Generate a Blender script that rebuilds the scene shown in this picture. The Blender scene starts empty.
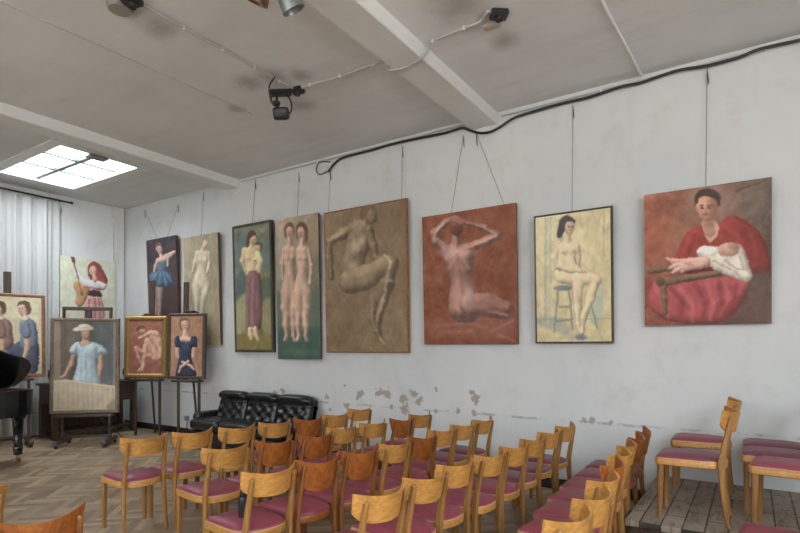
import bpy, bmesh, math, random
import numpy as np
from mathutils import Vector, Matrix
random.seed(7)
sc = bpy.context.scene
COL = sc.collection
PI = math.pi
# ------------------------------------------------------------------ room measures (metres)
EYE = 1.535          # camera height
W = 5.76             # back wall (pictures) at Y = W
XL, XR = -10.3, 2.9  # left / right walls
YF = -3.6            # wall behind the camera
HC = 4.24            # ceiling
F, HY, TH = 533.33, 347.0, math.radians(33.44)
PZ = 0.28            # platform height

def ray(px, py):
    a = (px-400)/F; b = (HY-py)/F
    return Vector((-math.sin(TH)+a*math.cos(TH), math.cos(TH)+a*math.sin(TH), b))
O = Vector((0, 0, EYE))
def atz(px, py, z): r = ray(px, py); return O + r*((z-EYE)/r.z)
def aty(px, py, y): r = ray(px, py); return O + r*(y/r.y)
def atx(px, py, x): r = ray(px, py); return O + r*(x/r.x)
def atd(px, py, d): return O + ray(px, py)*d

# ------------------------------------------------------------------ object helpers
def lin(c):
    c = np.asarray(c, float)/255.0
    return np.where(c <= .04045, c/12.92, ((c+.055)/1.055)**2.4)

def obj(name, bm, m, parent=None, smooth=35, world=False):
    """link a bmesh as ONE mesh object; geometry in the parent's local frame"""
    me = bpy.data.meshes.new(name)
    bmesh.ops.recalc_face_normals(bm, faces=bm.faces)
    bm.to_mesh(me); bm.free()
    if m is not None:
        for mm in (m if isinstance(m, (list, tuple)) else [m]): me.materials.append(mm)
    if smooth:
        me.polygons.foreach_set('use_smooth', [True]*len(me.polygons))
        me.set_sharp_from_angle(angle=math.radians(smooth))
    o = bpy.data.objects.new(name, me); COL.objects.link(o)
    if parent is not None: o.parent = parent
    return o
def tag(o, label, cat, group=None):
    o['label'] = label; o['category'] = cat
    if group: o['group'] = group
    return o
def thing(name, label, cat, loc=(0, 0, 0), rz=0, group=None):
    o = bpy.data.objects.new(name, None); COL.objects.link(o)
    o.empty_display_size = .1; o.location = loc; o.rotation_euler = (0, 0, rz)
    return tag(o, label, cat, group)
def struct(name, bm, m, parent=None, smooth=35):
    o = obj(name, bm, m, parent, smooth)
    if parent is None: o['kind'] = 'structure'
    return o
def dup(root, loc, rz, label, group=None):
    r = root.copy(); COL.objects.link(r); r.location = loc; r.rotation_euler = (0, 0, rz); r['label'] = label
    if group: r['group'] = group
    for ch in list(root.children):
        c = ch.copy(); COL.objects.link(c); c.parent = r
        for g in list(ch.children):
            d = g.copy(); COL.objects.link(d); d.parent = c
    return r
NB = bmesh.new

def box(bm, lo, hi, bev=0, M=None, seg=1):
    lo = Vector(lo); hi = Vector(hi); c = (lo+hi)/2; s = hi-lo
    r = bmesh.ops.create_cube(bm, size=1, matrix=Matrix.Translation(c) @ Matrix.Diagonal((s.x, s.y, s.z, 1)))
    vs = r['verts']
    if bev:
        es = {e for v in vs for e in v.link_edges}
        rr = bmesh.ops.bevel(bm, geom=list(es), offset=bev, segments=seg, affect='EDGES', profile=.5)
        vs = list({v for f in rr['faces'] for v in f.verts} | {v for v in vs if v.is_valid})
    if M is not None: bmesh.ops.transform(bm, matrix=M, verts=vs)
    return vs
def ringsurf(bm, rings, cap=True, closed=True):
    R = [[bm.verts.new(p) for p in r] for r in rings]
    for a, b in zip(R, R[1:]):
        n = len(a)
        for i in range(n if closed else n-1):
            bm.faces.new((a[i], a[(i+1) % n], b[(i+1) % n], b[i]))
    if cap:
        bm.faces.new(R[0][::-1]); bm.faces.new(R[-1])
    return R
def tube(bm, pts, r, seg=8):
    pts = [Vector(p) for p in pts]; n = len(pts)
    rs = r if isinstance(r, (list, tuple)) else [r]*n
    rings = []; up = None
    for i, p in enumerate(pts):
        t = (pts[min(i+1, n-1)]-pts[max(i-1, 0)]).normalized()
        if up is None: up = t.orthogonal().normalized()
        up = (up - t*up.dot(t))
        up = up.normalized() if up.length > 1e-6 else t.orthogonal().normalized()
        s = t.cross(up)
        rings.append([p + (up*math.cos(a)+s*math.sin(a))*rs[i] for a in (2*PI*k/seg for k in range(seg))])
    ringsurf(bm, rings)
def bar(bm, pts, wh, side=(1, 0, 0), ch=.25):
    """swept chamfered rectangle: wh = list of (width along side, depth)"""
    pts = [Vector(p) for p in pts]; n = len(pts); side = Vector(side).normalized()
    if not isinstance(wh, list): wh = [wh]*n
    rings = []
    for i, p in enumerate(pts):
        t = (pts[min(i+1, n-1)]-pts[max(i-1, 0)]).normalized()
        s = (side - t*side.dot(t)).normalized(); d = t.cross(s)
        w, h = wh[i][0]/2, wh[i][1]/2; c = min(w, h)*ch*2
        q = [(w-c, -h), (w, -h+c), (w, h-c), (w-c, h), (-w+c, h), (-w, h-c), (-w, -h+c), (-w+c, -h)]
        rings.append([p+s*a+d*b for a, b in q])
    ringsurf(bm, rings)
def lathe(bm, prof, M=None, seg=20):
    rings = [[Vector((r*math.cos(2*PI*k/seg), r*math.sin(2*PI*k/seg), z)) for k in range(seg)] for r, z in prof]
    R = ringsurf(bm, rings)
    if M is not None: bmesh.ops.transform(bm, matrix=M, verts=[v for r in R for v in r])
def prism(bm, pts, z0, z1):
    ringsurf(bm, [[Vector((x, y, z0)) for x, y in pts], [Vector((x, y, z1)) for x, y in pts]])
def rbox(bm, size, r, cuts=8, M=None, fn=None):
    b2 = bmesh.new(); bmesh.ops.create_cube(b2, size=2)
    bmesh.ops.subdivide_edges(b2, edges=b2.edges[:], cuts=cuts, use_grid_fill=True)
    h = Vector(size)/2
    mp = {}
    for v in b2.verts:
        p = Vector((v.co.x*h.x, v.co.y*h.y, v.co.z*h.z))
        q = Vector((max(-h.x+r, min(h.x-r, p.x)), max(-h.y+r, min(h.y-r, p.y)), max(-h.z+r, min(h.z-r, p.z))))
        d = p-q
        if d.length > 1e-9: p = q + d.normalized()*r
        if fn: p = fn(p, h)
        if M is not None: p = M @ p
        mp[v.index] = bm.verts.new(p)
    for f in b2.faces: bm.faces.new([mp[v.index] for v in f.verts])
    b2.free()
def smoothpts(P, n=6):
    P = [Vector(p) for p in P]; out = []
    for i in range(len(P)-1):
        p0, p1, p2, p3 = P[max(i-1, 0)], P[i], P[i+1], P[min(i+2, len(P)-1)]
        for k in range(n):
            t = k/n
            out.append(.5*((2*p1)+(p2-p0)*t+(2*p0-5*p1+4*p2-p3)*t*t+(3*p1-p0-3*p2+p3)*t**3))
    out.append(P[-1]); return out

# ------------------------------------------------------------------ material helpers
class NT:
    def __init__(s, name):
        s.m = bpy.data.materials.new(name); s.m.use_nodes = True
        s.t = s.m.node_tree; s.n = s.t.nodes; s.l = s.t.links
        s.b = s.n['Principled BSDF']
    def new(s, typ, **kw):
        n = s.n.new(typ)
        for k, v in kw.items(): setattr(n, k, v)
        return n
    def link(s, a, b): s.l.new(a, b)
    def val(s, sock, v):
        if isinstance(v, (int, float)): sock.default_value = v
        elif isinstance(v, (tuple, list)): sock.default_value = tuple(v) + ((1,) if len(v) == 3 and sock.type == 'RGBA' else ())
        else: s.link(v, sock)
    def math(s, op, a, b=0, c=None, clamp=False):
        n = s.new('ShaderNodeMath', operation=op, use_clamp=clamp); s.val(n.inputs[0], a); s.val(n.inputs[1], b)
        if c is not None: s.val(n.inputs[2], c)
        return n.outputs[0]
    def mix(s, f, a, b, mode='MIX'):
        n = s.new('ShaderNodeMix', data_type='RGBA', blend_type=mode); s.val(n.inputs[0], f); s.val(n.inputs[6], a); s.val(n.inputs[7], b)
        return n.outputs[2]
    def coord(s, scale=(1, 1, 1), out='Object', loc=(0, 0, 0)):
        t = s.new('ShaderNodeTexCoord'); m = s.new('ShaderNodeMapping'); m.inputs['Scale'].default_value = scale; m.inputs['Location'].default_value = loc
        s.link(t.outputs[out], m.inputs[0]); return m.outputs[0]
    def noise(s, vec, scale=5, detail=4, rough=.55, dist=0):
        n = s.new('ShaderNodeTexNoise'); s.link(vec, n.inputs['Vector'])
        n.inputs['Scale'].default_value = scale; n.inputs['Detail'].default_value = detail; n.inputs['Roughness'].default_value = rough; n.inputs['Distortion'].default_value = dist
        return n.outputs[0]
    def ramp(s, f, stops):
        r = s.new('ShaderNodeValToRGB'); s.link(f, r.inputs[0]); e = r.color_ramp.elements
        while len(e) < len(stops): e.new(.5)
        for i, (p, c) in enumerate(stops):
            e[i].position = p; e[i].color = (c, c, c, 1) if isinstance(c, (int, float)) else (*c, 1)
        return r.outputs[0]
    def sstep(s, v, a, b):
        n = s.new('ShaderNodeMapRange', interpolation_type='SMOOTHSTEP'); s.link(v, n.inputs[0])
        n.inputs[1].default_value = a; n.inputs[2].default_value = b; return n.outputs[0]
    def bump(s, h, st=.2, d=.01):
        n = s.new('ShaderNodeBump'); n.inputs['Strength'].default_value = st; n.inputs['Distance'].default_value = d
        s.link(h, n.inputs['Height']); s.link(n.outputs[0], s.b.inputs['Normal'])
    def base(s, c, rough=.5, metal=0, spec=None):
        s.val(s.b.inputs['Base Color'], c); s.val(s.b.inputs['Roughness'], rough); s.b.inputs['Metallic'].default_value = metal
        if spec is not None: s.b.inputs['Specular IOR Level'].default_value = spec
        return s.m
    def spots(s, vec, pts, sc_=9, am=1.5):
        """mask of soft irregular patches round given points (x, y, z, radius)"""
        nz = s.new('ShaderNodeTexNoise'); s.link(vec, nz.inputs['Vector']); nz.inputs['Scale'].default_value = sc_; nz.inputs['Detail'].default_value = 6; nz.inputs['Roughness'].default_value = .65
        tot = None
        for x, y, z, r in pts:
            d = s.new('ShaderNodeVectorMath', operation='DISTANCE'); s.link(vec, d.inputs[0]); d.inputs[1].default_value = (x, y, z)
            k = s.math('SUBTRACT', 1.0, s.math('DIVIDE', d.outputs['Value'], r))
            tot = k if tot is None else s.math('MAXIMUM', tot, k)
        return s.math('ADD', tot, s.math('MULTIPLY', s.math('SUBTRACT', nz.outputs[0], .5), am))

def plain(name, c, rough=.5, metal=0, var=.12, scale=18, spec=None, bump=0):
    t = NT(name); v = t.coord(); n = t.noise(v, scale, 3)
    c = np.array(c); t.base(t.mix(n, tuple(c*(1-var)), tuple(c*(1+var))), rough, metal, spec)
    if bump: t.bump(n, bump, .005)
    return t.m
def wood(name, c0, c1, axis=(2.2, 26, 26), rough=.42, rnd=.22, figure=0):
    t = NT(name); v = t.coord(axis)
    n1 = t.noise(v, 1.6, 5, .6, 1.2+figure); v2 = t.coord(tuple(a*4 for a in axis)); n2 = t.noise(v2, 2.0, 3, .6)
    f = t.math('ADD', t.math('MULTIPLY', n1, .75), t.math('MULTIPLY', n2, .25))
    col = t.mix(t.sstep(f, .34, .66), c0, c1)
    oi = t.new('ShaderNodeObjectInfo')
    k = t.math('ADD', 1-rnd/2, t.math('MULTIPLY', oi.outputs['Random'], rnd))
    g = t.new('ShaderNodeCombineXYZ')
    for i in range(3): t.link(k, g.inputs[i])
    t.base(t.mix(1.0, col, g.outputs[0], 'MULTIPLY'), t.math('ADD', rough-.06, t.math('MULTIPLY', n1, .12)))
    t.bump(f, .06, .003)
    return t.m

M = {}
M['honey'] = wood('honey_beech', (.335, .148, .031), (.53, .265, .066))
M['honey_leg_shaded'] = wood('honey_beech_leg_shaded', (.205, .092, .023), (.33, .16, .043), (26, 26, 2.2))  # honey wood darkened: shade on legs and posts put into the colour
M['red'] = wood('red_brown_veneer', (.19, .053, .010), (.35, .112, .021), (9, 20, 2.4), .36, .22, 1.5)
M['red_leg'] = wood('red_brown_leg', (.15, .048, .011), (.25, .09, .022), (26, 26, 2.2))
M['dark_wood'] = wood('dark_wood', (.030, .017, .010), (.072, .038, .021), (20, 20, 2))
M['easel_wood'] = wood('easel_wood', (.036, .022, .015), (.085, .052, .034), (20, 20, 2))
M['frame_wood'] = wood('warm_frame_wood', (.20, .075, .026), (.36, .15, .055), (6, 6, 6), .4, .1)
M['brown_frame'] = wood('grey_brown_frame', (.13, .092, .064), (.24, .175, .12), (6, 6, 6), .5, .1)
M['dark_frame'] = wood('dark_frame', (.035, .026, .018), (.085, .062, .04), (8, 8, 8), .45, .1)
def vinyl(name, c):
    t = NT(name); v = t.coord(); n = t.noise(v, 7, 4); n2 = t.noise(v, 320, 2)
    c = np.array(c); oi = t.new('ShaderNodeObjectInfo')
    col = t.mix(n, tuple(c*.8), tuple(c*1.2)); col = t.mix(t.math('MULTIPLY', oi.outputs['Random'], .3), col, tuple(c*.62+np.array((.02, .006, .02))))
    t.base(col, t.math('ADD', .30, t.math('MULTIPLY', n, .2)), 0, .5); t.bump(n2, .05, .002)
    return t.m
M['burgundy'] = vinyl('burgundy_vinyl', (.235, .042, .066))
M['plum'] = vinyl('plum_vinyl', (.165, .040, .060))
M['piping'] = plain('seat_piping', (.46, .27, .13), .5)
M['black_leather'] = None
t = NT('black_leather'); v = t.coord(); n = t.noise(v, 14, 6, .65, .6); t.base((.012, .0115, .013), t.math('ADD', .15, t.math('MULTIPLY', n, .16)), 0, .55); t.bump(n, .35, .02); M['black_leather'] = t.m
M['lacquer'] = plain('black_piano_lacquer', (.006, .006, .006), .12)
M['brass'] = plain('brass', (.30, .20, .08), .35, 1)
M['gold'] = None
t = NT('gilded_frame'); v = t.coord(); n = t.noise(v, 40, 4); t.base(t.mix(n, (.20, .11, .035), (.50, .31, .105)), .45, .55); t.bump(n, .5, .01); M['gold'] = t.m
M['black_metal'] = plain('black_metal', (.012, .012, .013), .42)
M['grey_metal'] = plain('grey_lamp_metal', (.22, .24, .24), .35, .6)
M['lamp_inner'] = plain('lamp_inner', (.62, .60, .55), .4)
M['bronze_metal'] = plain('bronze_lamp_metal', (.16, .085, .045), .4, .5)
M['white_paint'] = plain('white_paint', (.70, .70, .68), .5)
M['beam_paint'] = plain('beam_paint', (.70, .695, .67), .6, 0, .06, 3)
M['conduit'] = plain('conduit', (.42, .41, .385), .5)
M['black_cable'] = plain('black_cable', (.018, .018, .018), .5)
M['grey_wire'] = plain('hanging_wire', (.16, .15, .135), .6)
M['rust'] = plain('rusty_hook', (.11, .085, .065), .7)
M['grey_plastic'] = plain('grey_plastic', (.22, .23, .24), .45)
M['stretcher'] = plain('canvas_edge', (.16, .115, .075), .8)
M['bottle'] = plain('black_bottle', (.01, .01, .012), .25)
M['iron'] = plain('worn_iron', (.10, .10, .105), .45, .5)
M['baseboard'] = plain('dark_baseboard', (.022, .020, .020), .5)
M['ceramic'] = plain('dark_ceramic', (.03, .026, .022), .35)

# plaster wall with the old paint line, flaking patches and smudges
def wall_mat(name, patches, line=None, k=1.0):
    t = NT(name); v = t.coord()
    n1 = t.noise(v, .7, 4, .6); n2 = t.noise(v, 3.0, 6, .65); n3 = t.noise(v, 30, 4, .6)
    col = t.mix(t.sstep(n1, .3, .7), (.665, .695, .705), (.735, .745, .74))
    col = t.mix(t.math('MULTIPLY', t.sstep(n2, .48, .76), .32), col, (.50, .49, .46))
    # vertical drips
    vs = t.coord((5, 5, .35)); n4 = t.noise(vs, 1.2, 4, .6)
    col = t.mix(t.math('MULTIPLY', t.sstep(n4, .56, .8), .16), col, (.47, .45, .41))
    h = n3
    if line is not None:
        sep = t.new('ShaderNodeSeparateXYZ'); t.link(v, sep.inputs[0])
        dz = t.math('ABSOLUTE', t.math('SUBTRACT', sep.outputs[2], t.math('ADD', line, t.math('MULTIPLY', t.math('SUBTRACT', n2, .5), .05))))
        lm = t.math('MULTIPLY', t.math('SUBTRACT', 1, t.sstep(dz, .006, .02)), t.sstep(t.noise(v, 2.6, 5, .7), .44, .62))
        col = t.mix(t.math('MULTIPLY', lm, .75), col, (.25, .23, .19))
        low = t.math('MULTIPLY', t.math('SUBTRACT', 1, t.sstep(sep.outputs[2], line-.03, line+.03)), .30)
        col = t.mix(low, col, (.62, .655, .675))
    if patches:
        pm = t.sstep(t.spots(v, patches, 13, 3.0), .34, .52)
        col = t.mix(t.math('MULTIPLY', pm, .85), col, (.37, .33, .25)); h = t.math('SUBTRACT', t.math('MULTIPLY', h, .3), pm)
    t.base(t.mix(1.0, col, (k*1.015, k, k*.985), 'MULTIPLY'), .85, 0, .25); t.bump(h, .12, .01)
    return t.m
pp = []
for px, py, r in [(360, 395, .11), (380, 392, .10), (387, 394, .10), (404, 400, .11), (413, 394, .08), (419, 399, .09), (405, 409, .12), (391, 407, .05),
                  (326, 397, .07), (476, 399, .10), (473, 392, .06), (346, 406, .07), (330, 409, .05), (242, 396, .09), (275, 393, .10), (283, 392, .07),
                  (436, 411, .05), (458, 411, .05), (474, 412, .06), (592, 421, .06), (585, 420, .04), (612, 422, .05), (235, 288, .05), (345, 385, .04), (436, 389, .04)]:
    p = aty(px, py, W); pp.append((p.x, p.y, p.z, r))
M['wall_back'] = wall_mat('plaster_pictures_wall', pp, .745, .88)
M['wall'] = wall_mat('plaster_wall', [], None, 1.05)

t = NT('ceiling_plaster'); v = t.coord()
n1 = t.noise(v, .55, 5, .6); n2 = t.noise(t.coord((.6, 4, 1)), 1.1, 4, .6); n3 = t.noise(v, 4, 5)
col = t.mix(t.sstep(n1, .28, .72), (.62, .62, .605), (.72, .72, .71))
col = t.mix(t.math('MULTIPLY', t.sstep(n2, .48, .75), .30), col, (.50, .495, .475))
cp = []
for px, py, r in [(160, 27, .28), (250, 83, .26), (236, 109, .16), (303, 105, .26), (460, 4, .40), (505, 40, .22), (128, 8, .2), (300, 75, .2), (275, 78, .3)]:
    p = atz(px, py, HC); cp.append((p.x, p.y, p.z, r))
col = t.mix(t.math('MULTIPLY', t.sstep(t.spots(v, cp, 4, 1.0), .0, 1.15), .62), col, (.22, .195, .165))
t.base(col, .9, 0, .2); t.bump(n3, .08, .01); M['ceiling'] = t.m

# parquet: one colour value per block, grain along the block through its UVs
t = NT('herringbone_parquet')
at = t.new('ShaderNodeAttribute', attribute_name='block'); uv = t.new('ShaderNodeTexCoord')
mp = t.new('ShaderNodeMapping'); mp.inputs['Scale'].default_value = (5, 60, 1); t.link(uv.outputs['UV'], mp.inputs[0])
g = t.noise(mp.outputs[0], 1.0, 5, .6, .8); wv = t.coord(); dirt = t.noise(wv, 1.1, 5, .65)
sep = t.new('ShaderNodeSeparateColor'); t.link(at.outputs['Color'], sep.inputs[0])
col = t.mix(sep.outputs[0], (.24, .16, .094), (.56, .41, .255))
col = t.mix(t.math('MULTIPLY', g, .45), col, (.10, .060, .032))
col = t.mix(t.math('MULTIPLY', t.sstep(dirt, .42, .72), .38), col, (.34, .29, .23))
t.base(col, t.math('ADD', .34, t.math('MULTIPLY', dirt, .25)), 0, .45); t.bump(g, .08, .003); M['parquet'] = t.m

t = NT('worn_platform_boards'); v0 = t.coord(out='Object')
sx_ = t.new('ShaderNodeSeparateXYZ'); t.link(v0, sx_.inputs[0]); cx_ = t.new('ShaderNodeCombineXYZ'); t.link(sx_.outputs[1], cx_.inputs[0]); t.link(sx_.outputs[0], cx_.inputs[1]); v = cx_.outputs[0]
br = t.new('ShaderNodeTexBrick'); t.link(v, br.inputs['Vector'])
br.offset = .37; br.inputs['Scale'].default_value = 1.0; br.inputs['Brick Width'].default_value = .46; br.inputs['Row Height'].default_value = .135; br.inputs['Mortar Size'].default_value = .006
br.inputs['Color1'].default_value = (.28, .225, .172, 1); br.inputs['Color2'].default_value = (.215, .168, .125, 1); br.inputs['Mortar'].default_value = (.02, .015, .012, 1)
n = t.noise(t.coord((14, 3, 1)), 1.6, 6, .7); n2 = t.noise(v, 4.5, 5, .7)
col = t.mix(t.math('MULTIPLY', t.sstep(n, .46, .70), .8), br.outputs['Color'], (.06, .045, .033), 'MIX'); col = t.mix(t.math('MULTIPLY', t.sstep(n2, .5, .7), .6), col, (.32, .27, .22))
t.base(col, .65); t.bump(n, .2, .006); M['boards'] = t.m

t = NT('curtain_cloth'); v = t.coord(); n = t.noise(v, 120, 3); n2 = t.noise(v, 1.5, 4)
t.base(t.mix(n2, (.50, .50, .49), (.60, .60, .585)), .9); t.bump(n, .05, .002); M['curtain'] = t.m
t = NT('window_glass'); tr = t.new('ShaderNodeBsdfTransparent'); gl = t.new('ShaderNodeBsdfGlossy'); gl.inputs['Roughness'].default_value = .05
mx = t.new('ShaderNodeMixShader'); mx.inputs[0].default_value = .05; t.link(tr.outputs[0], mx.inputs[1]); t.link(gl.outputs[0], mx.inputs[2]); t.link(mx.outputs[0], t.n['Material Output'].inputs[0]); M['glass'] = t.m

# ------------------------------------------------------------------ room shell
# floor: herringbone blocks laid at 45 degrees
bm = NB(); lay = bm.loops.layers.uv.new('UVMap'); cl = bm.loops.layers.float_color.new('block')
bw, n_ = .068, 6; bl = bw*n_; c45 = math.sqrt(.5); gap = .0012
rng = random.Random(3)
def block(x0, y0, x1, y1):
    cx, cy = (x0+x1)/2, (y0+y1)/2
    wx, wy = (cx-cy)*c45-3.7, (cx+cy)*c45+1.0
    if not (XL-.5 < wx < XR+.5 and YF-.5 < wy < W+.5): return
    pts = [(x0+gap, y0+gap), (x1-gap, y0+gap), (x1-gap, y1-gap), (x0+gap, y1-gap)]
    vs = [bm.verts.new(((x-y)*c45-3.7, (x+y)*c45+1.0, 0)) for x, y in pts]
    f = bm.faces.new(vs); r = rng.random(); ou, ov = rng.random()*50, rng.random()*50
    hor = (x1-x0) > (y1-y0)
    for lp, (x, y) in zip(f.loops, pts):
        lp[lay].uv = (x+ou, y+ov) if hor else (y+ou, x+ov)
        lp[cl] = (r, r, r, 1)
for b in range(-33, 34):
    for k in range(-210, 211):
        ox, oy = b*bl+k*bw, -b*bl+k*bw
        block(ox, oy, ox+bl, oy+bw); block(ox, oy+bw, ox+bw, oy+bw+bl)
for co, no in (((XL-.05, 0, 0), (-1, 0, 0)), ((XR+.05, 0, 0), (1, 0, 0)), ((0, YF-.05, 0), (0, -1, 0)), ((0, W+.05, 0), (0, 1, 0))):
    bmesh.ops.bisect_plane(bm, geom=bm.verts[:]+bm.edges[:]+bm.faces[:], plane_co=co, plane_no=no, clear_outer=True)
vs = [bm.verts.new(p) for p in ((XL-.2, YF-.2, -.003), (XR+.2, YF-.2, -.003), (XR+.2, W+.2, -.003), (XL-.2, W+.2, -.003))]
f = bm.faces.new(vs)
for lp in f.loops: lp[cl] = (0, 0, 0, 1)
struct('floor', bm, M['parquet'], None, 0)

def holed(bm, xs, ys, holes, fn):
    """flat panel on a grid with the cells in holes left open; fn maps (a, b) to 3-D"""
    vd = {}
    def vv(a, b):
        if (a, b) not in vd: vd[(a, b)] = bm.verts.new(fn(a, b))
        return vd[(a, b)]
    for i in range(len(xs)-1):
        for j in range(len(ys)-1):
            if any(h[0] <= xs[i] and xs[i+1] <= h[2] and h[1] <= ys[j] and ys[j+1] <= h[3] for h in holes): continue
            bm.faces.new((vv(xs[i], ys[j]), vv(xs[i+1], ys[j]), vv(xs[i+1], ys[j+1]), vv(xs[i], ys[j+1])))
S1 = (-9.70, 3.40, -7.66, 4.56)      # skylight seen in the photo
bm = NB()
xs = sorted({XL-.2, XR+.2, S1[0], S1[2]}); ys = sorted({YF-.2, W+.2, S1[1], S1[3]})
holed(bm, xs, ys, [S1], lambda a, b: (a, b, HC))
struct('ceiling', bm, M['ceiling'], None, 0)
bm = NB(); box(bm, (XL-.2, W, -.02), (XR+.2, W+.2, HC+.3)); struct('wall_back', bm, M['wall_back'])
bm = NB(); box(bm, (XL-.2, YF-.2, -.02), (XL, W+.2, HC+.3)); struct('wall_left', bm, M['wall'])
ADDED_RW = (-2.2, 1.9, 3.2, 4.12)             # unseen window added in the right wall for daylight (y0, z0, y1, z1)
bm = NB(); holed(bm, [YF-.2, ADDED_RW[0], ADDED_RW[2], W+.2], [-.02, ADDED_RW[1], ADDED_RW[3], HC+.3], [ADDED_RW], lambda a, b: (XR, a, b)); struct('wall_right', bm, M['wall'], None, 0)
ADDED_WIN = [(-7.2, 1.0, -5.2, 3.2), (-4.4, 1.0, -1.0, 3.7), (-.2, 1.0, 2.3, 3.7)]  # unseen windows behind the camera, added to bring in daylight
bm = NB(); xs = sorted({XL-.2, XR+.2} | {w[0] for w in ADDED_WIN} | {w[2] for w in ADDED_WIN})
holed(bm, xs, [-.02, 1.0, 3.2, 3.7, HC+.3], ADDED_WIN, lambda a, b: (a, YF, b)); struct('wall_front', bm, M['wall'], None, 0)

# windows, the skylight and the added ones: frame (the structure object), bars and panes as children
def skylight(idx, S):
    x0, y0, x1, y1 = S; bm = NB(); zt = HC+.12; th = .11
    box(bm, (x0-th, y0-th, HC-.015), (x0+.045, y1+th, zt)); box(bm, (x1-.045, y0-th, HC-.015), (x1+th, y1+th, zt))
    box(bm, (x0+.045, y0-th, HC-.015), (x1-.045, y0+.045, zt)); box(bm, (x0+.045, y1-.045, HC-.015), (x1-.045, y1+th, zt))
    w = struct('window_%d' % idx, bm, M['white_paint'])
    ym = (y0+y1)/2
    b = NB(); box(b, (x0+.03, ym-.036, HC+.03), (x1-.03, ym+.036, HC+.075)); obj('glazing_bar', b, M['grey_metal'], w)
    for k in (1, 2):
        x = x0+(x1-x0)*k/3
        b = NB(); box(b, (x-.030, y0+.03, HC+.035), (x+.030, y1-.03, HC+.075)); obj('glazing_bar', b, M['grey_metal'], w)
    b = NB(); box(b, (x0, y0, zt-.02), (x1, y1, zt-.014)); obj('glass_pane', b, M['glass'], w)
    return w
sk = skylight(1, S1)
p = atz(100.5, 155.5, HC-.02)
b = NB(); box(b, (S1[2]-.14, p.y-.13, HC-.05), (S1[2]+.02, p.y+.13, HC-.013), .008); obj('skylight_catch', b, M['grey_plastic'], sk)
for k, (x0, z0, x1, z1) in enumerate(ADDED_WIN):
    bm = NB(); y0, y1 = YF-.12, YF+.02
    box(bm, (x0-.03, y0, z0-.03), (x0+.06, y1, z1+.03)); box(bm, (x1-.06, y0, z0-.03), (x1+.03, y1, z1+.03))
    box(bm, (x0, y0, z0-.03), (x1, y1, z0+.06)); box(bm, (x0, y0, z1-.06), (x1, y1, z1+.03))
    w = struct('window_%d' % (k+2), bm, M['white_paint'])  # front-wall window, added for the daylight
    b = NB()
    for j in (1, 2): box(b, (x0+(x1-x0)*j/3-.025, y0+.04, z0), (x0+(x1-x0)*j/3+.025, y0+.09, z1))
    box(b, (x0, y0+.04, z0+1.7), (x1, y0+.09, z0+1.75)); obj('glazing_bar', b, M['white_paint'], w)
    b = NB(); box(b, (x0, y0+.055, z0), (x1, y0+.06, z1)); obj('glass_pane', b, M['glass'], w)

bm = NB(); y0, z0, y1, z1 = ADDED_RW; x0_, x1_ = XR-.02, XR+.12
box(bm, (x0_, y0-.03, z0-.03), (x1_, y0+.06, z1+.03)); box(bm, (x0_, y1-.06, z0-.03), (x1_, y1+.03, z1+.03))
box(bm, (x0_, y0, z0-.03), (x1_, y1, z0+.06)); box(bm, (x0_, y0, z1-.06), (x1_, y1, z1+.03))
w = struct('window_5', bm, M['white_paint'])
b = NB()
for j in range(1, 5): box(b, (XR+.03, y0+(y1-y0)*j/5-.025, z0), (XR+.08, y0+(y1-y0)*j/5+.025, z1))
box(b, (XR+.03, y0, z0+1.1), (XR+.08, y1, z0+1.15)); obj('glazing_bar', b, M['white_paint'], w)
b = NB(); box(b, (XR+.05, y0, z0), (XR+.055, y1, z1)); obj('glass_pane', b, M['glass'], w)

# two ceiling beams, a corner moulding, window jamb, baseboards
bm = NB(); box(bm, (-2.79, YF, HC-.13), (-2.45, W, HC+.02), .012); struct('trim_1', bm, M['beam_paint'])
bm = NB(); box(bm, (-7.20, YF, HC-.13), (-6.92, W, HC+.02), .012); struct('trim_2', bm, M['beam_paint'])
bm = NB(); box(bm, (XL, W-.26, 0), (XL+.05, W-.02, HC), .006); struct('trim_3', bm, M['white_paint'])
bm = NB(); box(bm, (XL, 4.41, 0), (XL+.06, 4.56, HC-.02), .006); struct('trim_4', bm, M['white_paint'])
bm = NB(); box(bm, (XL, W-.022, 0), (XR, W, .11), .004); struct('baseboard_back', bm, M['baseboard'])
bm = NB(); box(bm, (XL, YF, 0), (XL+.022, W, .11), .004); struct('baseboard_left', bm, M['baseboard'])

# platform in the right corner
pl = thing('platform', 'low wooden platform with worn grey-brown boards against the back wall', 'platform', (0, 0, 0))
PX0, PY0 = -.775, 4.14
bm = NB(); box(bm, (PX0, PY0, PZ-.045), (XR-.02, W-.024, PZ), .006); obj('deck', bm, M['boards'], pl)
bm = NB(); box(bm, (PX0+.03, PY0+.03, 0), (XR-.02, W-.024, PZ-.045)); obj('riser', bm, M['dark_wood'], pl)

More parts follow.
